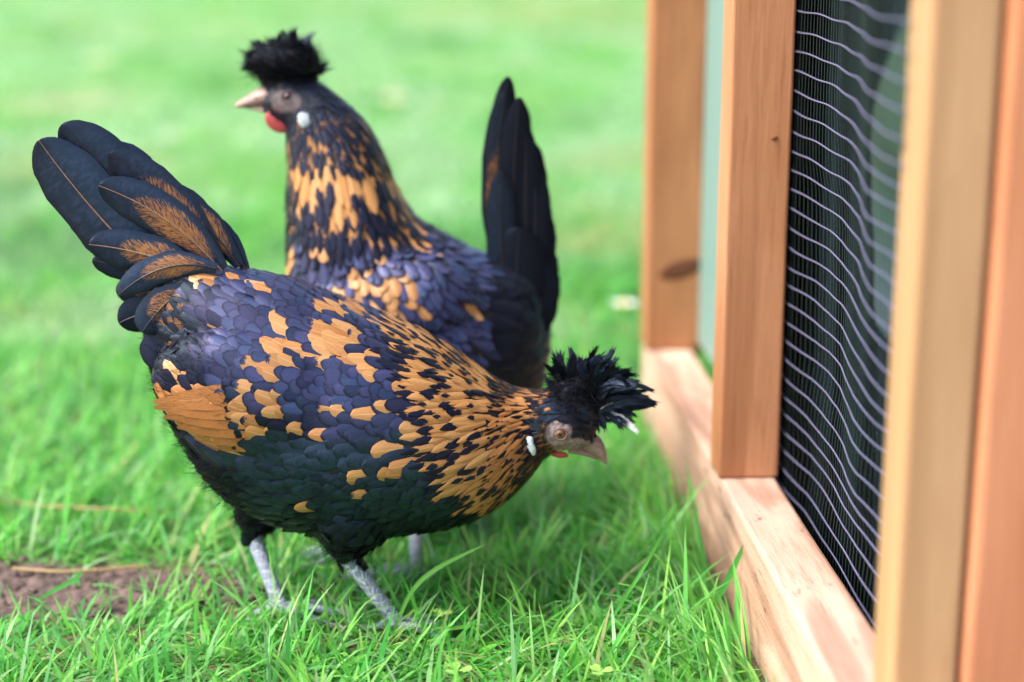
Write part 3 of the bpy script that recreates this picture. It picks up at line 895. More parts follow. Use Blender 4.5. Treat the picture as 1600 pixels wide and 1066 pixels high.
        for i in range(R_):                                 # lids
            th = 2 * math.pi * i / R_
            for k_ in range(r_):
                ph = 2 * math.pi * k_ / r_; rad = er * (1.04 + .17 * math.cos(ph)); 
                V.append(tuple(Vector((cen.x + rad * math.cos(th) * 1.08, yy + sg * (er * .18 * math.sin(ph) + er * .04), cen.z + rad * math.sin(th) * .95)) - org))
                Fq.append((i * r_ + k_, i * r_ + (k_ + 1) % r_, ((i + 1) % R_) * r_ + (k_ + 1) % r_, ((i + 1) % R_) * r_ + k_))
        link('eyelid', mesh_np('eyelid', V, [np.array(Fq)], [M['eyering']]), root)
        # ear lobe and tuft above it
        for nm, key, mt in (('earlobe', 'lobe', 'lobe'), ):
            px, py, rx, rz, rot = S[key]; lc = at(px, py, Y)
            hit = bvh.ray_cast(lc + Vector((0, sg * .08, 0)), Vector((0, -sg, 0))); yl = hit[0].y if hit[0] else Y + sg * .02
            V, Fq = ellipsoid((lc.x, yl + sg * .0012, lc.z), (rx, .0024, rz), Matrix.Rotation(RAD(rot), 3, 'Y'))
            V = [v + Vector((mnoise.noise(v * 300), 0, mnoise.noise(v * 260 + Vector((5, 0, 0))))) * .0012 for v in V]
            bm = bmesh.new(); vs = [bm.verts.new(v - org) for v in V]; [bm.faces.new([vs[i] for i in f]) for f in Fq]
            link(nm, bm_mesh(nm, bm, M[mt], True), root)
        ww = S['wattle']; lc = at(ww[0], ww[1], Y)
        V, Fq = ellipsoid((lc.x, Y + sg * ww[5], lc.z), (ww[2], .0024, ww[3]), Matrix.Rotation(RAD(ww[4]), 3, 'Y'))
        bm = bmesh.new(); vs = [bm.verts.new(v - org) for v in V]; [bm.faces.new([vs[i] for i in f]) for f in Fq]
        link('wattle', bm_mesh('wattle', bm, M['wattle'], True), root)
        hb = S['tuft']; b0 = at(hb[0], hb[1], Y); hit = bvh.ray_cast(b0 + Vector((0, sg * .08, 0)), Vector((0, -sg, 0))); yb = hit[0].y if hit[0] else Y
        b0.y = yb
        P = []; D = []; Nn = []; Ls = []
        for _ in range(60):
            P.append(b0 + Vector((random.gauss(0, .0022), sg * .001, random.gauss(0, .0028)))); dd = Vector((hb[2] + random.gauss(0, .3), sg * .25, hb[3] + random.gauss(0, .3))).normalized(); D.append(dd); Nn.append(Vector((0, sg, 0))); Ls.append(random.uniform(.004, .010))
        ribbons('ear_tuft', P, D, Nn, Ls, .0004, M['tuft'], root, org, 0, .15, kind='stuff')
    # ---- beak
    def beak_part(name, top, bot, wd, dark):
        P = [at(*a_, Y) for a_ in top]; Q = [at(*b_, Y) for b_ in bot]; n = 14; V = []; Fq = []; A = []
        Pc = catmull([(*p, *q, w_) for p, q, w_ in zip(P, Q, wd)], 5)
        for j, r in enumerate(Pc):
            T, B, w_ = Vector(r[:3]), Vector(r[3:6]), r[6]; c_ = (T + B) / 2; ax = (T - B) / 2
            for k_ in range(n):
                th = 2 * math.pi * k_ / n; cs = math.cos(th); sn = math.sin(th)
                V.append(tuple(c_ + ax * cs + Vector((0, w_ * sn * (1 - .35 * max(0, cs)), 0)) - org)); A.append(dark * max(0, 1 - abs(cs + .3) * 1.6) * (1 - j / len(Pc)))
        m = len(Pc)
        Fq = [(i * n + k_, i * n + (k_ + 1) % n, (i + 1) * n + (k_ + 1) % n, (i + 1) * n + k_) for i in range(m - 1) for k_ in range(n)]
        link(name, mesh_np(name, V, [np.array(Fq), np.array([list(range(n))[::-1], list(range((m - 1) * n, m * n))])], [M['beak']], True, {'bk': ('FLOAT', np.array(A))}), root)
    beak_part('upper_beak', *S['beak_up'], .8)
    beak_part('lower_beak', *S['beak_lo'], .9)
    for sg in (-1, 1):
        nb_ = at(*S['nostril'], Y); V, Fq = ellipsoid((nb_.x, Y + sg * S['nostril_w'], nb_.z), (.0018, .0006, .0007), Matrix.Rotation(RAD(30 * face), 3, 'Y'), 10)
        bm = bmesh.new(); vs = [bm.verts.new(v - org) for v in V]; [bm.faces.new([vs[i] for i in f]) for f in Fq]
        link('nostril', bm_mesh('nostril', bm, M['fluff'], True), root)
    # ---- claws
    for p, d in legpts:
        V, Fq = closed_tube([p - d * .001, p + d * .006 + Vector((0, 0, .001)), p + d * .012 - Vector((0, 0, .003))], [.0022, .0015, .0004], 7)
        bm = bmesh.new(); vs = [bm.verts.new(v - org) for v in V]; [bm.faces.new([vs[i] for i in f]) for f in Fq]
        link('claw', bm_mesh('claw', bm, M['claw'], True), root)
    # ---- crest
    for cr in S['crest']:
        (bx, by), (tx, ty), cnt, spread, wpx, ysp = cr[:6]
        for i in range(int(cnt * S.get('crestk', 1.9))):
            a_ = at(bx + random.gauss(0, 6), by + random.gauss(0, 5), Y) + Vector((0, random.uniform(-1, 1) * .010, 0))
            yy = random.uniform(-1, 1) * ysp
            b_ = at(tx + random.gauss(0, spread), ty + random.gauss(0, spread * .8), Y) + Vector((0, yy, 0))
            nrm = Vector((random.gauss(0, .5), -1 if random.random() < .75 else 1, random.gauss(0, .5)))
            bend = Vector((cr[6] + random.gauss(0, .13), random.gauss(0, .14), cr[7] + random.gauss(0, .14)))
            wh = random.random() < cr[8] if len(cr) > 8 else False
            wpx_ = wpx * random.uniform(.45, .95) * Y / F
            plume(a_, b_, bend, nrm, wpx_, 44, wpx_ * 1.15, M['feather'] if not wh else M['white'], 'crest_feather', root, org, .50, (1.0, .7, random.uniform(.45, .97)))
    return root, bvh

# ---- front hen
GOLD_A = [(324,430,17,11),(364,424,6,15),(387,414,12,6),(399,440,20,6),(449,484,24,13),(458,508,26,14),(430,533,22,16),(405,464,7,8),
 (527,503,46,20,12),(524,527,26,12),(545,474,55,6,8),(574,537,27,12,15),(620,541,27,9,10),(624,494,34,7,22),(442,553,26,12),(404,560,12,16),
 (377,584,32,8),(433,575,27,11),(455,600,22,7,-25),(433,627,13,20),(449,643,15,11),(511,597,11,12),(486,613,7,15),
 (574,603,8,12),(517,637,17,9),(608,660,19,15),(618,684,14,20),(633,705,9,10),(561,694,8,9),(508,690,7,8),(577,722,7,9),(488,745,13,10),
 (546,731,10,7),(640,570,26,8,20),(655,603,12,14),(490,520,12,10),(408,632,17,44),(700,785,6,5),(560,808,5,5)]
RUST_A = [(345,447,22,10),(270,470,36,34)]
WING_A = [(318,607,60,34,12),(345,635,58,24,26),(335,575,26,15),(395,650,12,30)]
def cape_a(px, py):
    left = 655 + max(0, (py - 560)) * .30 if py < 700 else 697 + (py - 700) * .9
    left = left - 40 * max(0, min(1, (560 - py) / 60))
    return px > left and py < 790 - max(0, 830 - px) * .10
def region_a(px, py, p, Y):
    side = abs(p[1] - Y)
    if in_ell(px, py, [(903, 604, 34, 32)]) and py < 628: return dict(sp=.0042, L=.012, w=.0016, kind=0, tip=1, hue=.7, dark=.8, point=.8, lift=.004, jit=.4, single=False, reg='head', down=9, dl=(.008, .018))
    if px > 905: return dict(sp=.0042, L=.009, w=.0022, kind=0, tip=1, hue=.9, dark=.75, point=.8, lift=.0012, jit=.25, single=False, reg='head')
    if px > 832 - (py - 640) * .25:   # head and upper neck
        return dict(sp=.0036, L=.013, w=.0019, kind=1, tip=.9, hue=.6, dark=.45, point=.9, lift=.0016, jit=.14, rag=.2, single=False, reg='neck')
    if px > 780: return dict(sp=.0037, L=.017, w=.0022, kind=1, tip=.5, hue=.3, dark=.15, point=.9, lift=.0018, jit=.10, rag=.15, droop=.25, single=False, reg='neck2')
    if cape_a(px, py): return dict(sp=.0050, L=.024, w=.0036, kind=1, tip=.42, hue=.2, dark=0, point=.45, lift=.0024, jit=.07, droop=.22, reg='cape', rag=.12)
    if in_ell(px, py, [(530, 845, 62, 48)]) or px < 420 and py > 700 or (px < 330 and py > 590 + (px - 250) * 1.5) or py > 835: # vent, thighs
        return dict(sp=.0065, L=.020, w=.0055, kind=0, tip=1, hue=.9, dark=.96, lift=.004, jit=.2, down=7, single=False, reg='fluff', droop=.5)
    if (px < 330 and py > 455 or px < 262 or (px < 352 and 478 + (px - 300) * .2 < py < 556)) and not in_ell(px, py, WING_A): # rump side
        return dict(sp=.006, L=.022, w=.0062, kind=0, tip=1, hue=.7, dark=.90, lift=.003, jit=.16, down=3, reg='rump', single=False)
    if py > 690: return dict(sp=.0064, L=.020, w=.0060, kind=0, tip=1, hue=.95, dark=.38, lift=.0030, jit=.08, reg='breast')
    if py > 640 and px > 380: return dict(sp=.0082, L=.027, w=.0088, kind=0, tip=1, hue=.85, dark=.30, lift=.0028, jit=.08, reg='flank')
    if py < 470 + max(0, (px - 480)) * .28: return dict(sp=.0062, L=.020, w=.0055, kind=0, tip=1, hue=.12, dark=.12, lift=.0024, jit=.06, reg='saddle')
    return dict(sp=.0066, L=.021, w=.0064, kind=0, tip=.6, hue=.05, dark=.05, lift=.0030, jit=.07, reg='covert')
def paint_a(x, y, q):
    r = q['reg']; g = random.random()
    if r == 'covert' or r == 'saddle' or r == 'flank' or r == 'breast':
        if in_ell(x, y, GOLD_A, .88) and g > .13: q['tip'] = random.choice((0.0, 0.0, 0.0, .12)); q['hue'] = random.choice((0, .1, .6)); q['dark'] = 0
        else: q['tip'] = 1.0 if r != 'covert' else random.uniform(.72, 1.0)
        if r == 'covert' and g < .10: q['tip'] = .0 if q['tip'] else .55
        if r in ('covert',):
            q['dark'] = max(0, random.uniform(-.25, .55) + .5 * mnoise.noise(Vector((x * .03, y * .03, 9)))) if q['tip'] else 0
            if q['tip']: q['hue'] = random.choice((0, 0, .1, .3))
            if y > 600: q['dark'] += .3 if q['tip'] else 0
        if r == 'saddle' and q['tip']: q['dark'] = max(0, random.uniform(-.3, .45))
        if r in ('saddle', 'covert') and q['tip'] and x < 350 and y > 430: q['dark'] = random.uniform(.45, .9)
        if r == 'saddle' and x > 640: q['dark'] = .45 if q['tip'] else 0
        if r == 'breast': q['dark'] = q['dark'] + random.uniform(-.1, .35) + max(0, (y - 735) / 120) if q['tip'] else .2
    if r == 'rump' and in_ell(x, y, RUST_A): q['kind'] = 2; q['tip'] = 1
    if in_ell(x, y, WING_A) and r in ('covert', 'flank', 'rump', 'fluff'):
        bar = (372 < x + (y - 620) * -.15 < 388) or (402 < x < 422 and g < .6)
        q['tip'] = 1.0 if bar else 0; q['hue'] = .9 if not bar else .5; q['dark'] = .6 if bar else 0; q['down'] = 0
        q['L'] = .024; q['lift'] = .002; q['droop'] = -.1
    if r == 'cape':
        nz = mnoise.noise(Vector((x * .045, y * .080, 1.0))) + random.uniform(-.3, .3)
        q['tip'] = 0.0 if nz < -.06 else min(.9, .34 + nz * 1.1); q['dark'] = 0; q['hue'] = random.uniform(0, .25)
        if x < 690 and g < .35: q['tip'] = .9
        if y < 560 + (x - 700) * .5: q['tip'] *= .9
        if y > 735: q['tip'] = random.uniform(.2, .8); q['hue'] = .6
    if r == 'neck2':
        q['tip'] = random.uniform(.15, .8); q['hue'] = random.uniform(.3, 1)
        q['dark'] = .5 if y < 615 or y > 730 else random.uniform(0, .4)
        if y < 612: q['tip'] = 1; q['hue'] = .3
        if 620 < y < 735: q['tip'] = random.choice((0, .1, .3, .7)); q['dark'] = random.uniform(0, .2); q['hue'] = random.uniform(.6, 1)
        if x > 812 and 640 < y: q['tip'] = 1; q['dark'] = .95
    if r == 'neck':
        q['tip'] = random.uniform(.6, 1); q['dark'] = random.uniform(.3, .9); q['hue'] = .6
        if 810 + (y - 650) * .1 < x < 850 and y > 640: q['tip'] = 1; q['dark'] = .95
        if y > 705: q['tip'] = random.uniform(.8, 1.1); q['dark'] = .9
        if x > 842 and y < 650 or x > 856: q['tip'] = 1.2; q['dark'] = .6 if y < 650 else .9; q['kind'] = 0
ORG_A = (on_z(560, 960).x, 1.25, 0)
HEN_A = dict(Y=1.25, org=ORG_A, dir=1, ncand=60000,
 label='nearer crested hen bending forward with raised tail, gold and violet spangled, head to the right',
 stations=[(250,452,222,486,.010),(282,428,232,528,.022),(320,418,250,596,.036),(374,424,284,672,.052),(440,436,345,756,.065),(515,462,440,812,.074),(592,494,560,826,.077),(652,520,678,818,.071),(704,550,760,796,.059),(752,582,812,758,.045),(796,607,840,724,.033),(834,612,856,708,.0265),(868,612,878,700,.0245),(900,625,900,700,.0205),(922,646,914,698,.0145),(934,664,922,694,.009)],
 lumps=[((430,600,-.048),(.085,.030,.048),18),((430,600,.048),(.085,.030,.048),18),((914,642,0),(.0125,.0145,.0165),-20),((903,608,0),(.017,.015,.015),0)],
 legs=[dict(hip=(430,745),hock=(393,832),foot=(440,952),dy=.032),dict(hip=(560,770),hock=(541,868),foot=(622,975),dy=-.030)],
 face=(872,664,21,23,0), face2=(892,687,31,15), redspot=(876,701), region=region_a, paint=paint_a,
 eye=(874,664), eye_r=.0046, eye_mat='eye_amber', lobe=(829,677,.0032,.0080,-14), wattle=(874,704,.0068,.0026,5,.0105), tuft=(836,655,-.1,.8),
 beak_up=([(906,668),(928,676),(940,687),(947,704),(949,724)],[(892,698),(910,702),(926,710),(940,720),(948,727)],[.0095,.0080,.0060,.0036,.0008]),
 beak_lo=([(886,694),(905,697),(922,704),(938,714)],[(888,706),(905,710),(920,714),(938,720)],[.0085,.0068,.0048,.0010]),
 nostril=(922,686), nostril_w=.0066,
 crest=[((893,622),(872,566),7,9,17,.020,-.05,.05),((905,620),(905,560),9,13,19,.020,0,.1),((915,625),(945,572),8,12,18,.020,.03,.15),
        ((922,632),(975,590),9,12,18,.020,.0,.25),((925,638),(1002,616),9,12,16,.018,.0,.22,.12),((925,645),(985,650),7,12,16,.014,.05,.25,.05),
        ((905,630),(930,662),9,10,15,.012,.12,.25),((885,628),(905,650),8,10,15,.016,.1,.25),((880,620),(857,597),4,8,12,.012,-.05,.1)],
 tail=[dict(root=(262,452),tip=(100,300),hwpx=42,dy0=.004,dy1=.012,kind=0,tipv=1,hue=.75,dark=.75,bow=(-.02,-.04),quill='rachisdark'),
       dict(root=(285,425),tip=(92,198),hwpx=46,dy0=.0,dy1=.004,kind=0,tipv=1,hue=.85,dark=.60,bow=(.02,.05),quill='rachisdark'),
       dict(root=(290,430),tip=(160,230),hwpx=40,dy0=.006,dy1=.010,kind=2,tipv=1,hue=.7,dark=.5,bow=(.03,.06)),
       dict(root=(262,440),tip=(63,218),hwpx=52,dy0=-.006,dy1=-.004,kind=0,tipv=1,hue=.85,dark=.35,bow=(-.02,-.02),quill='rachis'),
       dict(root=(285,440),tip=(110,330),hwpx=30,dy0=-.002,dy1=.004,kind=0,tipv=1,hue=.6,dark=.5,bow=(-.04,-.05)),
       dict(root=(345,415),tip=(175,238),hwpx=36,dy0=-.004,dy1=-.010,kind=2,tipv=1,hue=.8,dark=.45,bow=(.03,.04)),
       dict(root=(350,420),tip=(162,285),hwpx=35,dy0=-.008,dy1=-.016,kind=2,tipv=1,hue=.75,dark=0.35,bow=(.04,.06),quill='rachis'),
       dict(root=(330,430),tip=(148,375),hwpx=33,dy0=-.012,dy1=-.018,kind=2,tipv=1,hue=.75,dark=0.45,bow=(.0,.05),quill='rachis'),
       dict(root=(330,425),tip=(150,402),hwpx=26,dy0=-.010,dy1=-.012,kind=2,tipv=1,hue=.75,dark=0.65,bow=(.0,-.02)),
       dict(root=(345,412),tip=(197,450),hwpx=24,dy0=-.018,dy1=-.024,kind=2,tipv=1,hue=.75,dark=0.30,bow=(-.02,.14)),
       dict(root=(375,415),tip=(250,285),hwpx=25,dy0=-.002,dy1=-.004,kind=2,tipv=1,hue=.8,dark=.6,bow=(.03,.03)),
       dict(root=(385,422),tip=(312,338),hwpx=18,dy0=.0,dy1=.004,kind=0,tipv=1,hue=.75,dark=0.70,bow=(.04,.05)),
       dict(root=(280,445),tip=(178,455),hwpx=26,dy0=.004,dy1=.006,kind=2,tipv=1,hue=.75,dark=0.80,bow=(0,-.05)),
       dict(root=(300,440),tip=(235,505),hwpx=30,dy0=-.022,dy1=-.030,kind=2,tipv=1,hue=.8,dark=.7,bow=(-.04,.04)),
       dict(root=(280,470),tip=(190,500),hwpx=28,dy0=-.006,dy1=-.010,kind=0,tipv=1,hue=.8,dark=.85,bow=(-.02,.02)),
       dict(root=(300,470),tip=(255,560),hwpx=34,dy0=-.024,dy1=-.032,kind=0,tipv=1,hue=.4,dark=.85,bow=(-.06,.0))]
)
# long wing quills ending in the gold triangle at the rear of the wing
WQ = [((452,572),(264,594),20,.0),((456,588),(266,603),22,.0),((456,602),(280,617),22,.0),((452,616),(300,633),22,.0),((446,630),(326,650),20,.0),((440,644),(352,664),16,.0)]
# ---- rear hen
GOLD_B = [(461,386,9,26),(496,370,11,19),(531,378,20,8),(569,370,15,12),(606,382,13,8),(651,374,23,7),(507,411,9,11),(573,415,15,13),(589,425,11,11),
 (614,428,19,8),(535,444,7,11),(568,444,15,14),(606,460,29,8,-12),(651,440,8,18),(647,477,16,7),(709,366,16,7),(750,473,7,7),(520,345,14,12),(560,345,12,8),(455,440,6,20),(640,352,15,6)]
def region_b(px, py, p, Y):
    if in_ell(px, py, [(440, 92, 66, 44)]) and py < 122: return dict(sp=.0042, L=.014, w=.0018, kind=0, tip=1, hue=.7, dark=.93, point=.8, lift=.004, jit=.35, single=False, reg='head', down=12, dl=(.006, .013), dir=(-.7, .35))
    if px < 470 and py < 205 or py < 175: return dict(sp=.0045, L=.013, w=.0024, kind=0, tip=1, hue=.5, dark=.75, point=.8, lift=.0014, jit=.2, single=False, reg='head')
    if py < 232 + (px - 450) * .12: return dict(sp=.0046, L=.017, w=.0028, kind=1, tip=.8, hue=.4, dark=.5, point=.7, lift=.0018, jit=.12, single=False, rag=.15, reg='neck')
    if py < 345 + (px - 450) * .03: return dict(sp=.0070, L=.034, w=.0050, kind=1, tip=.4, hue=.2, dark=0, point=.4, lift=.0026, jit=.05, reg='cape', rag=.12)
    if px > 745 and py > 380: return dict(sp=.0085, L=.030, w=.0095, kind=0, tip=1, hue=.6, dark=.85, lift=.003, jit=.1, reg='rump', down=1)
    if py > 600: return dict(sp=.0075, L=.022, w=.0065, kind=0, tip=1, hue=.6, dark=.95, lift=.003, jit=.15, single=False, down=4, reg='fluff')
    if px > 670: return dict(sp=.0066, L=.024, w=.0050, kind=0, tip=1, hue=.05, dark=.0, lift=.0026, jit=.12, point=.4, reg='saddle', droop=.7)
    return dict(sp=.0068, L=.021, w=.0062, kind=0, tip=.7, hue=.05, dark=.05, lift=.0028, jit=.08, reg='covert')
def paint_b(x, y, q):
    r = q['reg']; g = random.random()
    if r in ('covert', 'saddle'):
        if in_ell(x, y, GOLD_B, 1.12) or (r == 'covert' and g < .10): q['tip'] = 0; q['dark'] = 0; q['hue'] = .1
        else: q['tip'] = 1.0; q['dark'] = max(0, random.uniform(-.3, .5))
    if r == 'cape':
        nz = mnoise.noise(Vector((x * .055, y * .020, 7.0))) + random.uniform(-.2, .2)
        q['tip'] = 0.0 if nz < -.05 else min(1.1, .55 + nz * 1.4); q['hue'] = random.uniform(0, .25); q['dark'] = 0
        if x < 468: q['tip'] = .95
        if y > 330: q['tip'] = random.uniform(.5, 1)
    if r == 'neck': q['tip'] = 1.2 if g < .7 or y < 205 else .5; q['dark'] = random.uniform(.5, .85)
ORG_B = (on_z(655, 880).x, 1.43, 0)
HEN_B = dict(crestk=.65, Y=1.43, org=ORG_B, dir=-1, ncand=52000,
 label='farther crested hen standing upright behind, red wattle, head to the left and black tail raised',
 stations=[(848,455,852,540,.010),(828,420,845,600,.028),(785,405,812,640,.048),(738,392,752,668,.065),(690,366,680,692,.074),(648,340,592,690,.077),(622,300,508,610,.071),(604,256,458,470,.060),(586,216,450,345,.047),(560,180,451,272,.037),(528,152,449,222,.030),(496,128,446,198,.0255),(466,118,432,190,.022),(440,122,420,182,.017),(424,132,410,172,.011)],
 lumps=[((610,470,-.050),(.080,.028,.050),-14),((610,470,.050),(.080,.028,.050),-14),((452,98,0),(.0260,.024,.0165),0),((418,95,0),(.0150,.017,.0100),-15),((430,118,0),(.016,.016,.013),20),((812,530,0),(.026,.030,.042),0)],
 legs=[dict(hip=(660,690),hock=(652,800),foot=(648,893),dy=-.032),dict(hip=(585,690),hock=(560,790),foot=(545,866),dy=.034)],
 facek=.26, face=(452,155,24,16,20), redspot=(432,176), region=region_b, paint=paint_b,
 eye=(455,147), eye_r=.0048, eye_mat='eye_dark', lobe=(482,182,.0052,.0068,-20), wattle=(439,187,.0125,.0092,28,.0130), tuft=(488,160,.5,.4),
 beak_up=([(420,134),(404,138),(388,148),(374,158),(365,165)],[(428,166),(410,166),(394,167),(379,169),(366,168)],[.0095,.0080,.0058,.0034,.0008]),
 beak_lo=([(428,165),(412,166),(398,167),(384,168)],[(428,178),(412,176),(397,172),(384,170)],[.0080,.0062,.0042,.0010]),
 nostril=(402,152), nostril_w=.0066,
 crest=[((460,118),(470,62),12,13,20,.022,.03,.08),((455,118),(440,60),12,12,20,.022,0,.12),((448,120),(408,72),11,10,19,.022,-.05,.22),
        ((444,124),(388,98),10,9,16,.018,-.05,.25),((468,118),(488,82),10,10,18,.018,.1,.1),((450,124),(420,112),10,12,18,.018,-.05,.2),((440,126),(432,136),6,6,14,.010,-.1,.2),
        ((465,122),(462,88),12,14,20,.020,0,.05),((470,122),(490,110),8,8,18,.016,.1,.05)],
 tail=[dict(root=(800,470),tip=(794,120),hwpx=24,dy0=.000,dy1=.000,kind=0,tipv=1,hue=.7,dark=.97,bow=(-.04,0)),
       dict(root=(795,470),tip=(790,140),hwpx=24,dy0=-.006,dy1=-.010,kind=2,tipv=1,hue=.9,dark=.80,bow=(-.05,0)),
       dict(root=(812,480),tip=(812,150),hwpx=24,dy0=-.010,dy1=-.012,kind=0,tipv=1,hue=.7,dark=.97,bow=(-.03,0),quill='rachisdark'),
       dict(root=(822,490),tip=(821,196),hwpx=24,dy0=-.012,dy1=-.010,kind=0,tipv=1,hue=.7,dark=.97,bow=(.0,0)),
       dict(root=(826,500),tip=(835,255),hwpx=26,dy0=-.014,dy1=-.008,kind=0,tipv=1,hue=.7,dark=.97,bow=(.02,0)),
       dict(root=(828,510),tip=(844,318),hwpx=26,dy0=-.015,dy1=-.006,kind=0,tipv=1,hue=.7,dark=.97,bow=(.03,0)),
       dict(root=(830,520),tip=(850,378),hwpx=26,dy0=-.016,dy1=-.006,kind=0,tipv=1,hue=.7,dark=.97,bow=(.03,0)),
       dict(root=(825,540),tip=(850,400),hwpx=30,dy0=-.020,dy1=-.010,kind=0,tipv=1,hue=.7,dark=.97,bow=(.03,0)),
       dict(root=(792,490),tip=(784,262),hwpx=24,dy0=-.018,dy1=-.016,kind=0,tipv=1,hue=.9,dark=.7,bow=(-.02,0)),
       dict(root=(800,520),tip=(812,350),hwpx=46,dy0=-.022,dy1=-.018,kind=0,tipv=1,hue=.7,dark=.97,bow=(.0,0)),
       dict(root=(815,480),tip=(832,225),hwpx=26,dy0=.012,dy1=.014,kind=0,tipv=1,hue=.7,dark=.97,bow=(.02,0)),
       dict(root=(805,470),tip=(815,160),hwpx=26,dy0=.010,dy1=.012,kind=0,tipv=1,hue=.7,dark=.97,bow=(-.02,0)),
       dict(root=(790,500),tip=(800,440),hwpx=40,dy0=-.036,dy1=-.030,kind=0,tipv=1,hue=.7,dark=.97,bow=(.0,0)),
       dict(root=(770,540),tip=(815,500),hwpx=34,dy0=-.046,dy1=-.040,kind=0,tipv=1,hue=.7,dark=.97,bow=(.0,0))]
)
henA, bvhA = build_hen(HEN_A)
for (a_, b_, hw, hu) in WQ:
    for sg in (-1, 1):
        # lay the quill over the wing
        P = []; N = []
        A_, B_ = at(*a_, 1.25), at(*b_, 1.25)
        for i in range(14):
            c_ = A_.lerp(B_, i / 13) ; h = bvhA.ray_cast(c_ + Vector((0, sg * .2, 0)), Vector((0, -sg, 0)))
            y_ = h[0].y if h[0] else (P[-1].y if P else 1.25)
            y_ += sg * (-.0016 + .0050 * min(1, i / 7))
            if P: y_ = P[-1].y + max(-.0035, min(.0035, y_ - P[-1].y))
            P.append(Vector((c_.x, y_, c_.z + .002 * math.sin(i / 13 * math.pi))))
            nn_ = h[1] if h[0] else N[-1]
            N.append(nn_.lerp(Vector((0, sg, .1)), .25).normalized() if not N else (N[-1] * .6 + nn_ * .4).normalized())
        S_ = [(P[min(i + 1, 13)] - P[max(i - 1, 0)]).normalized().cross(N[i]).normalized() for i in range(14)]
        V, U, C, Fq = vane(P, N, S_, .1, hw * 1.25 / F, 0.0, 1.0, .10, 3, 0, .02, cols=7, rag=.05)
        me = mesh_np('wing_quill', V - np.array(ORG_A), [Fq], [M['feather']], True, {'fuv': ('FLOAT_VECTOR', U), 'fcol': ('FLOAT_COLOR', C)})
        link('wing_quill', me, henA)
henB, bvhB = build_hen(HEN_B)

# ------------------------------------------------------------------ grass
def coop_block(x, y):
    r = x * ca + y * sa; s = -x * sa + y * ca
    return (r > R1 - .004) & (s > .3) & (s < S_FAR + .09)
SANDY = [(950, 385, .20, .16, .8), (940, 25, .9, 1.6, .6), (960, 260, .22, .25, .4), (90, 262, .25, .3, .4), (840, 8, .8, 1.2, .6), (300, 60, .8, .7, .3), (900, 330, .2, .15, .35), (30, 490, .12, .05, .4), (560, 20, 1.0, 1.0, .25)]
def vn(x, y, seed=0):                                            # smooth value noise, 0..1
    def h(i, j): return (np.sin(i * 127.1 + j * 311.7 + seed * 74.7) * 43758.5453) % 1.0
    i, j = np.floor(x), np.floor(y); f, g = x - i, y - j; f = f * f * (3 - 2 * f); g = g * g * (3 - 2 * g)
    return (h(i, j) * (1 - f) + h(i + 1, j) * f) * (1 - g) + (h(i, j + 1) * (1 - f) + h(i + 1, j + 1) * f) * g
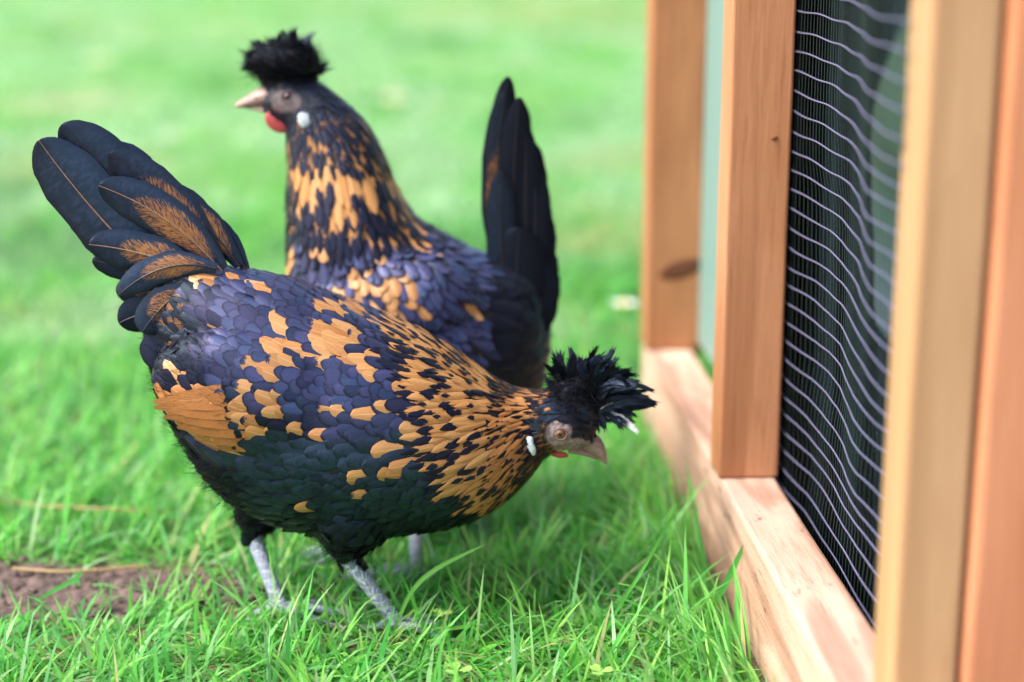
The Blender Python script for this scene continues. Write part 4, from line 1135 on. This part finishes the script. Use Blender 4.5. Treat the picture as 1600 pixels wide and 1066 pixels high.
def blades(name, n, ya, yb, hwf, lmin, lmax, wid, rows, seed, tall=None, **props):
    R = np.random.default_rng(seed)
    u = R.random(n); y = np.sqrt(ya * ya + (yb * yb - ya * ya) * u)
    x = (R.random(n) * 2 - 1) * hwf * y
    # clumping
    fx = np.sin(x * 37 + 3 * np.sin(y * 23)) * np.sin(y * 31 + 2 * np.sin(x * 19))
    keep = (R.random(n) < .72 + .28 * fx) & ~coop_block(x, y)
    bare = np.zeros(n, bool)
    for cx, cy, rx, ry in PATCH:
        d = ((x - cx) / rx) ** 2 + ((y - cy) / ry) ** 2 + .35 * np.sin(x * 60) * np.sin(y * 70)
        bare |= (d < 1) & (R.random(n) < .93)
    if ya > 1.9:
        big = np.sin(x * 1.7 + 1.1) * np.sin(y * 1.1 + .6) + .5 * np.sin(x * 4.1 + y * 2.3)
        bare |= (big > .75) & (R.random(n) < .5)
    keep &= ~bare
    x, y = x[keep], y[keep]; n = len(x)
    L = lmin + (lmax - lmin) * R.random(n) ** 1.7
    wd = wid * (.6 + .8 * R.random(n))
    rr = x * ca + y * sa
    L *= 1 - .55 * np.exp(-((y - 1.20) / .06) ** 2) * (x < -.24) * (ya < 1)
    nearsill = np.exp(-((rr - R1 + .03) / .05) ** 2); L *= 1 + .55 * nearsill * (y < 2)
    tx, ty = np.floor(x * 45), np.floor(y * 45)          # tufts lean together
    ta = (np.sin(tx * 12.9898 + ty * 78.233) * 43758.5453) % 1.0
    az = ta * 2 * np.pi + R.normal(0, .9, n); lean = np.radians(14 + 60 * R.random(n) ** .75)
    flat = R.random(n) < .22; lean[flat] = np.radians(72 + 12 * R.random(flat.sum()))
    # blades beside the rail lean away from it
    dx, dy = np.cos(az), np.sin(az)
    flip = (rr > R1 - .05) & (dx > 0) & (y < 2.1); dx[flip] *= -1
    cur = .3 + 1.3 * R.random(n)
    az2 = az + np.pi / 2 + R.normal(0, .5, n); sx, sy = np.cos(az2), np.sin(az2)
    V = []
    col = np.clip(R.normal(.48, .24, n) + .10 * fx[keep] + .12 * (ta - .5), 0, .93)
    pale = np.clip(R.normal(.03, .13, n), 0, .6)
    col = np.clip(col + .35 * (vn(x * 22, y * 14, 5) - .5), 0, .93)
    if ya > 1.9:
        pf = np.sin(x * 2.3 + 1.7 + 1.5 * np.sin(y * .9)) * np.sin(y * 1.5 + x * .7) + .6 * np.sin(x * 6.3 + y * 1.9) * np.sin(y * 3.7)
        blob = vn(x * 5.5, y * 2.2, 1) * .6 + vn(x * 13, y * 6, 2) * .4
        pale = np.clip(.45 + .30 * pf + 2.6 * (blob - .5) + R.normal(0, .12, n), 0, 1) * min(1, ya / 3.0)  # haze of distance put into the far blades' colour, in uneven pale patches
        col = np.clip(col + 1.5 * (vn(x * 4.0 + 9, y * 1.8, 3) - .5) - .15 * np.sin(x * 3.3 + .4 * y + 2) * np.sin(y * 2.1 + 1) + .02, 0, .93)
        for (qx, qy, rx, ry, pr) in SANDY:                       # thin, worn places with straw coloured grass
            g_ = on_z(qx, qy); d_ = ((x - g_.x) / rx) ** 2 + ((y - g_.y) / ry) ** 2 + .5 * np.sin(x * 9 + y * 5)
            hit = (d_ < 1) & (R.random(n) < pr); pale[hit] *= .25; col[hit] = .95 + .05 * R.random(hit.sum())
    dry = R.random(n) < .035; col[dry] = .94 + .06 * R.random(dry.sum())
    C = []
    for i in range(rows + 1):
        v = i / rows
        th = lean * (1 + cur * v) ; th = np.minimum(th, np.radians(100))
        if i == 0: px, py, pz = x.copy(), y.copy(), np.full(n, -.003)
        else:
            px = px + np.sin(thp) * dx * L / rows; py = py + np.sin(thp) * dy * L / rows; pz = pz + np.cos(thp) * L / rows
        thp = th
        wv = wd * (1 - v ** 2.2) * (.7 + .6 * v) * .5
        zc = np.maximum(pz, .001 if i else -.003)
        if i < rows:
            V.append(np.stack([px - sx * wv, py - sy * wv, zc], 1)); V.append(np.stack([px + sx * wv, py + sy * wv, zc + wv * .3], 1))
            C.append(np.stack([col, np.full(n, v), pale, np.ones(n)], 1)); C.append(C[-1])
        else:
            V.append(np.stack([px, py, zc], 1)); C.append(np.stack([col, np.full(n, v), pale, np.ones(n)], 1))
    k = len(V); co = np.stack(V, 1).reshape(-1, 3); cc = np.stack(C, 1).reshape(-1, 4)
    base = (np.arange(n) * k)[:, None]
    Fq = np.concatenate([base + np.array([2 * i, 2 * i + 1, 2 * i + 3, 2 * i + 2]) for i in range(rows - 1)])
    Ft = base + np.array([2 * rows - 2, 2 * rows - 1, 2 * rows])
    me = mesh_np(name, co, [Fq, Ft], [M['grass']], True, {'gcol': ('FLOAT_COLOR', cc)})
    print(name, n)
    return link(name, me, None, **props)
lab = dict(kind='stuff', category='grass')
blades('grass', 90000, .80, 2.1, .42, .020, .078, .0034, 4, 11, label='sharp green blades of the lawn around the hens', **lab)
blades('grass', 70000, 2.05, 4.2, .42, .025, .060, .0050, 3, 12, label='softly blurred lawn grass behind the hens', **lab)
blades('grass', 90000, 4.1, 15, .42, .035, .075, .011, 2, 13, label='far lawn grass tinted pale for haze, filling the background', **lab)

def big_blade(name, pts, wid, col, label, cat='grass blade', group=None):
    pts = [Vector(p) for p in catmull(pts, 6)]; m = len(pts); V = []; Fq = []; C = []
    for i, p in enumerate(pts):
        v = i / (m - 1); t = (pts[min(i + 1, m - 1)] - pts[max(i - 1, 0)]).normalized()
        s = t.cross(Vector((0, -1, .2))).normalized(); wv = wid * (.5 + 1.2 * v) * (1 - v ** 3) * .62 + 1e-5
        for c, q in ((-1, 0), (0, .25), (1, 0)):
            V.append(p + s * c * wv + Vector((0, wv * q, 0))); C.append((col, v, .05, 1))
    Fq = [(i * 3 + k, i * 3 + k + 1, i * 3 + k + 4, i * 3 + k + 3) for i in range(m - 1) for k in range(2)]
    org = pts[0]
    o = link(name, mesh_np(name, [tuple(v - org) for v in V], [np.array(Fq)], [M['grass']], True, {'gcol': ('FLOAT_COLOR', np.array(C))}), None, org, label=label, category=cat)
    if group: o['group'] = group
    return o
def gp(px, py, Y): return at(px, py, Y)
b0 = on_z(1085, 985); Yb = b0.y
big_blade('grass_blade', [b0, gp(1120, 935, Yb), gp(1140, 900, Yb), gp(1170, 836, Yb)], .0046, .22, 'tall dark green blade of grass standing up against the bottom rail')
b0 = on_z(925, 1030); Yb = b0.y
big_blade('grass_blade', [b0, gp(960, 960, Yb), gp(1010, 880, Yb), gp(1075, 760, Yb + .12)], .0022, .45, 'long thin blade of grass reaching up left of the rail')
b0 = on_z(610, 1000); Yb = b0.y
big_blade('grass_blade', [b0, gp(640, 930, Yb), gp(680, 890, Yb), (at(760, 850, Yb))], .0030, .60, 'arching pale blade of grass right of the front foot')
b0 = on_z(470, 930); Yb = b0.y
big_blade('grass_blade', [b0, gp(510, 900, Yb), gp(503, 850, Yb), gp(488, 838, Yb)], .0026, .2, 'dark blade of grass upright between the legs')
b0 = on_z(40, 950); Yb = b0.y
big_blade('grass_blade', [b0, gp(80, 925, Yb), gp(118, 905, Yb), gp(128, 890, Yb)], .0030, .25, 'dark leaning blade of grass at the bare soil edge')
# straws lying on the lawn
def straw(pts, wid, label):
    V, Fq = tube_arrays([Vector(p) for p in catmull(pts, 5)], [wid] * (5 * (len(pts) - 1) + 1), 5)
    o = link('straw', mesh_np('straw', [tuple(v) for v in V], [np.array(Fq)], [M['straw']]), None, label=label, category='straw')
M['straw'] = plain('dry_straw', (.36, .25, .11), .6, .3)
P_ = lambda px, py, z: tuple(on_z(px, py, z))
straw([P_(-20, 778, .025), P_(60, 790, .024), P_(160, 795, .026), P_(260, 800, .020)], .0014, 'yellow straw lying across the grass at the far left')
straw([P_(20, 888, .010), P_(90, 893, .012), P_(160, 890, .012), P_(230, 884, .011)], .0013, 'yellow straw lying along the upper edge of bare soil')
# clover
M['clover'] = plain('clover_leaf', (.26, .50, .10), .5, .4, 0, .0003, 500)
def clover(px, py, z, r, label):
    p = on_z(px, py, z); root = empty('clover', (p.x, p.y, 0), 0, label=label, category='clover', group='clover sprigs in the lawn')
    V, Fq = tube_arrays([(0, 0, 0), (.001, 0, z * .5), (0, 0, z)], [.0005] * 3, 5)
    link('stem', mesh_np('stem', V, [np.array(Fq)], [M['clover']]), root)
    a0 = random.random() * 6
    for k in range(3):
        bm = bmesh.new(); an = a0 + k * 2.094; c = bm.verts.new((0, 0, z)); ring = []
        for i in range(11):
            ph = -1.25 + 2.5 * i / 10; q = r * (1 - .14 * math.exp(-(ph / .25) ** 2)) * (.55 + .45 * math.cos(ph))
            ring.append(bm.verts.new((q * math.cos(an + ph * .55), q * math.sin(an + ph * .55), z + r * .18 * math.cos(ph * 1.2) - .0 + abs(ph) * r * .12)))
        for i in range(10): bm.faces.new((c, ring[i], ring[i + 1]))
        link('leaflet', bm_mesh('leaflet', bm, M['clover'], True), root)
clover(715, 1048, .026, .011, 'three leaved clover at the bottom edge of the lawn, left of the other')
clover(938, 1050, .024, .010, 'three leaved clover at the bottom edge, in front of the rail')
clover(690, 960, .022, .009, 'small three leaved clover right of the front foot')
# small white blossoms out on the lawn
M['petal'] = plain('white_petal', (.80, .80, .78), .6, .3); M['daisy_mid'] = plain('daisy_centre', (.70, .50, .08), .6, .3)
def daisy(px, py, r, label, z=.055):
    p = on_z(px, py, z); root = empty('daisy', (p.x, p.y, 0), 0, label=label, category='daisy', group='white daisies far out on the lawn')
    V, Fq = tube_arrays([(0, 0, 0), (0, .004, z * .5), (0, 0, z)], [.0012] * 3, 5); link('stem', mesh_np('stem', V, [np.array(Fq)], [M['clover']]), root)
    for q in range(12):
        bm = bmesh.new(); an = q * math.pi / 6; d = Vector((math.cos(an), math.sin(an), 0)); s = Vector((-d.y, d.x, 0))
        pts = [d * r * .2, d * r * .6 + s * r * .17, d * r + s * r * .08, d * r - s * r * .08, d * r * .6 - s * r * .17]
        vs = [bm.verts.new(v + Vector((0, 0, z + .25 * v.length))) for v in pts]; bm.faces.new(vs)
        link('petal', bm_mesh('petal', bm, M['petal']), root)
    bm = bmesh.new(); bmesh.ops.create_uvsphere(bm, u_segments=10, v_segments=6, radius=r * .28); link('flower_centre', bm_mesh('c', bm, M['daisy_mid'], True), root, (0, 0, z + r * .1))
daisy(616, 157, .045, 'white daisy between the farther hen and the tail')
daisy(155, 97, .055, 'white daisy at the upper left of the lawn')
daisy(270, 214, .022, 'white daisy above the raised tail of the nearer hen')
daisy(975, 478, .018, 'white daisy just left of the far coop post')
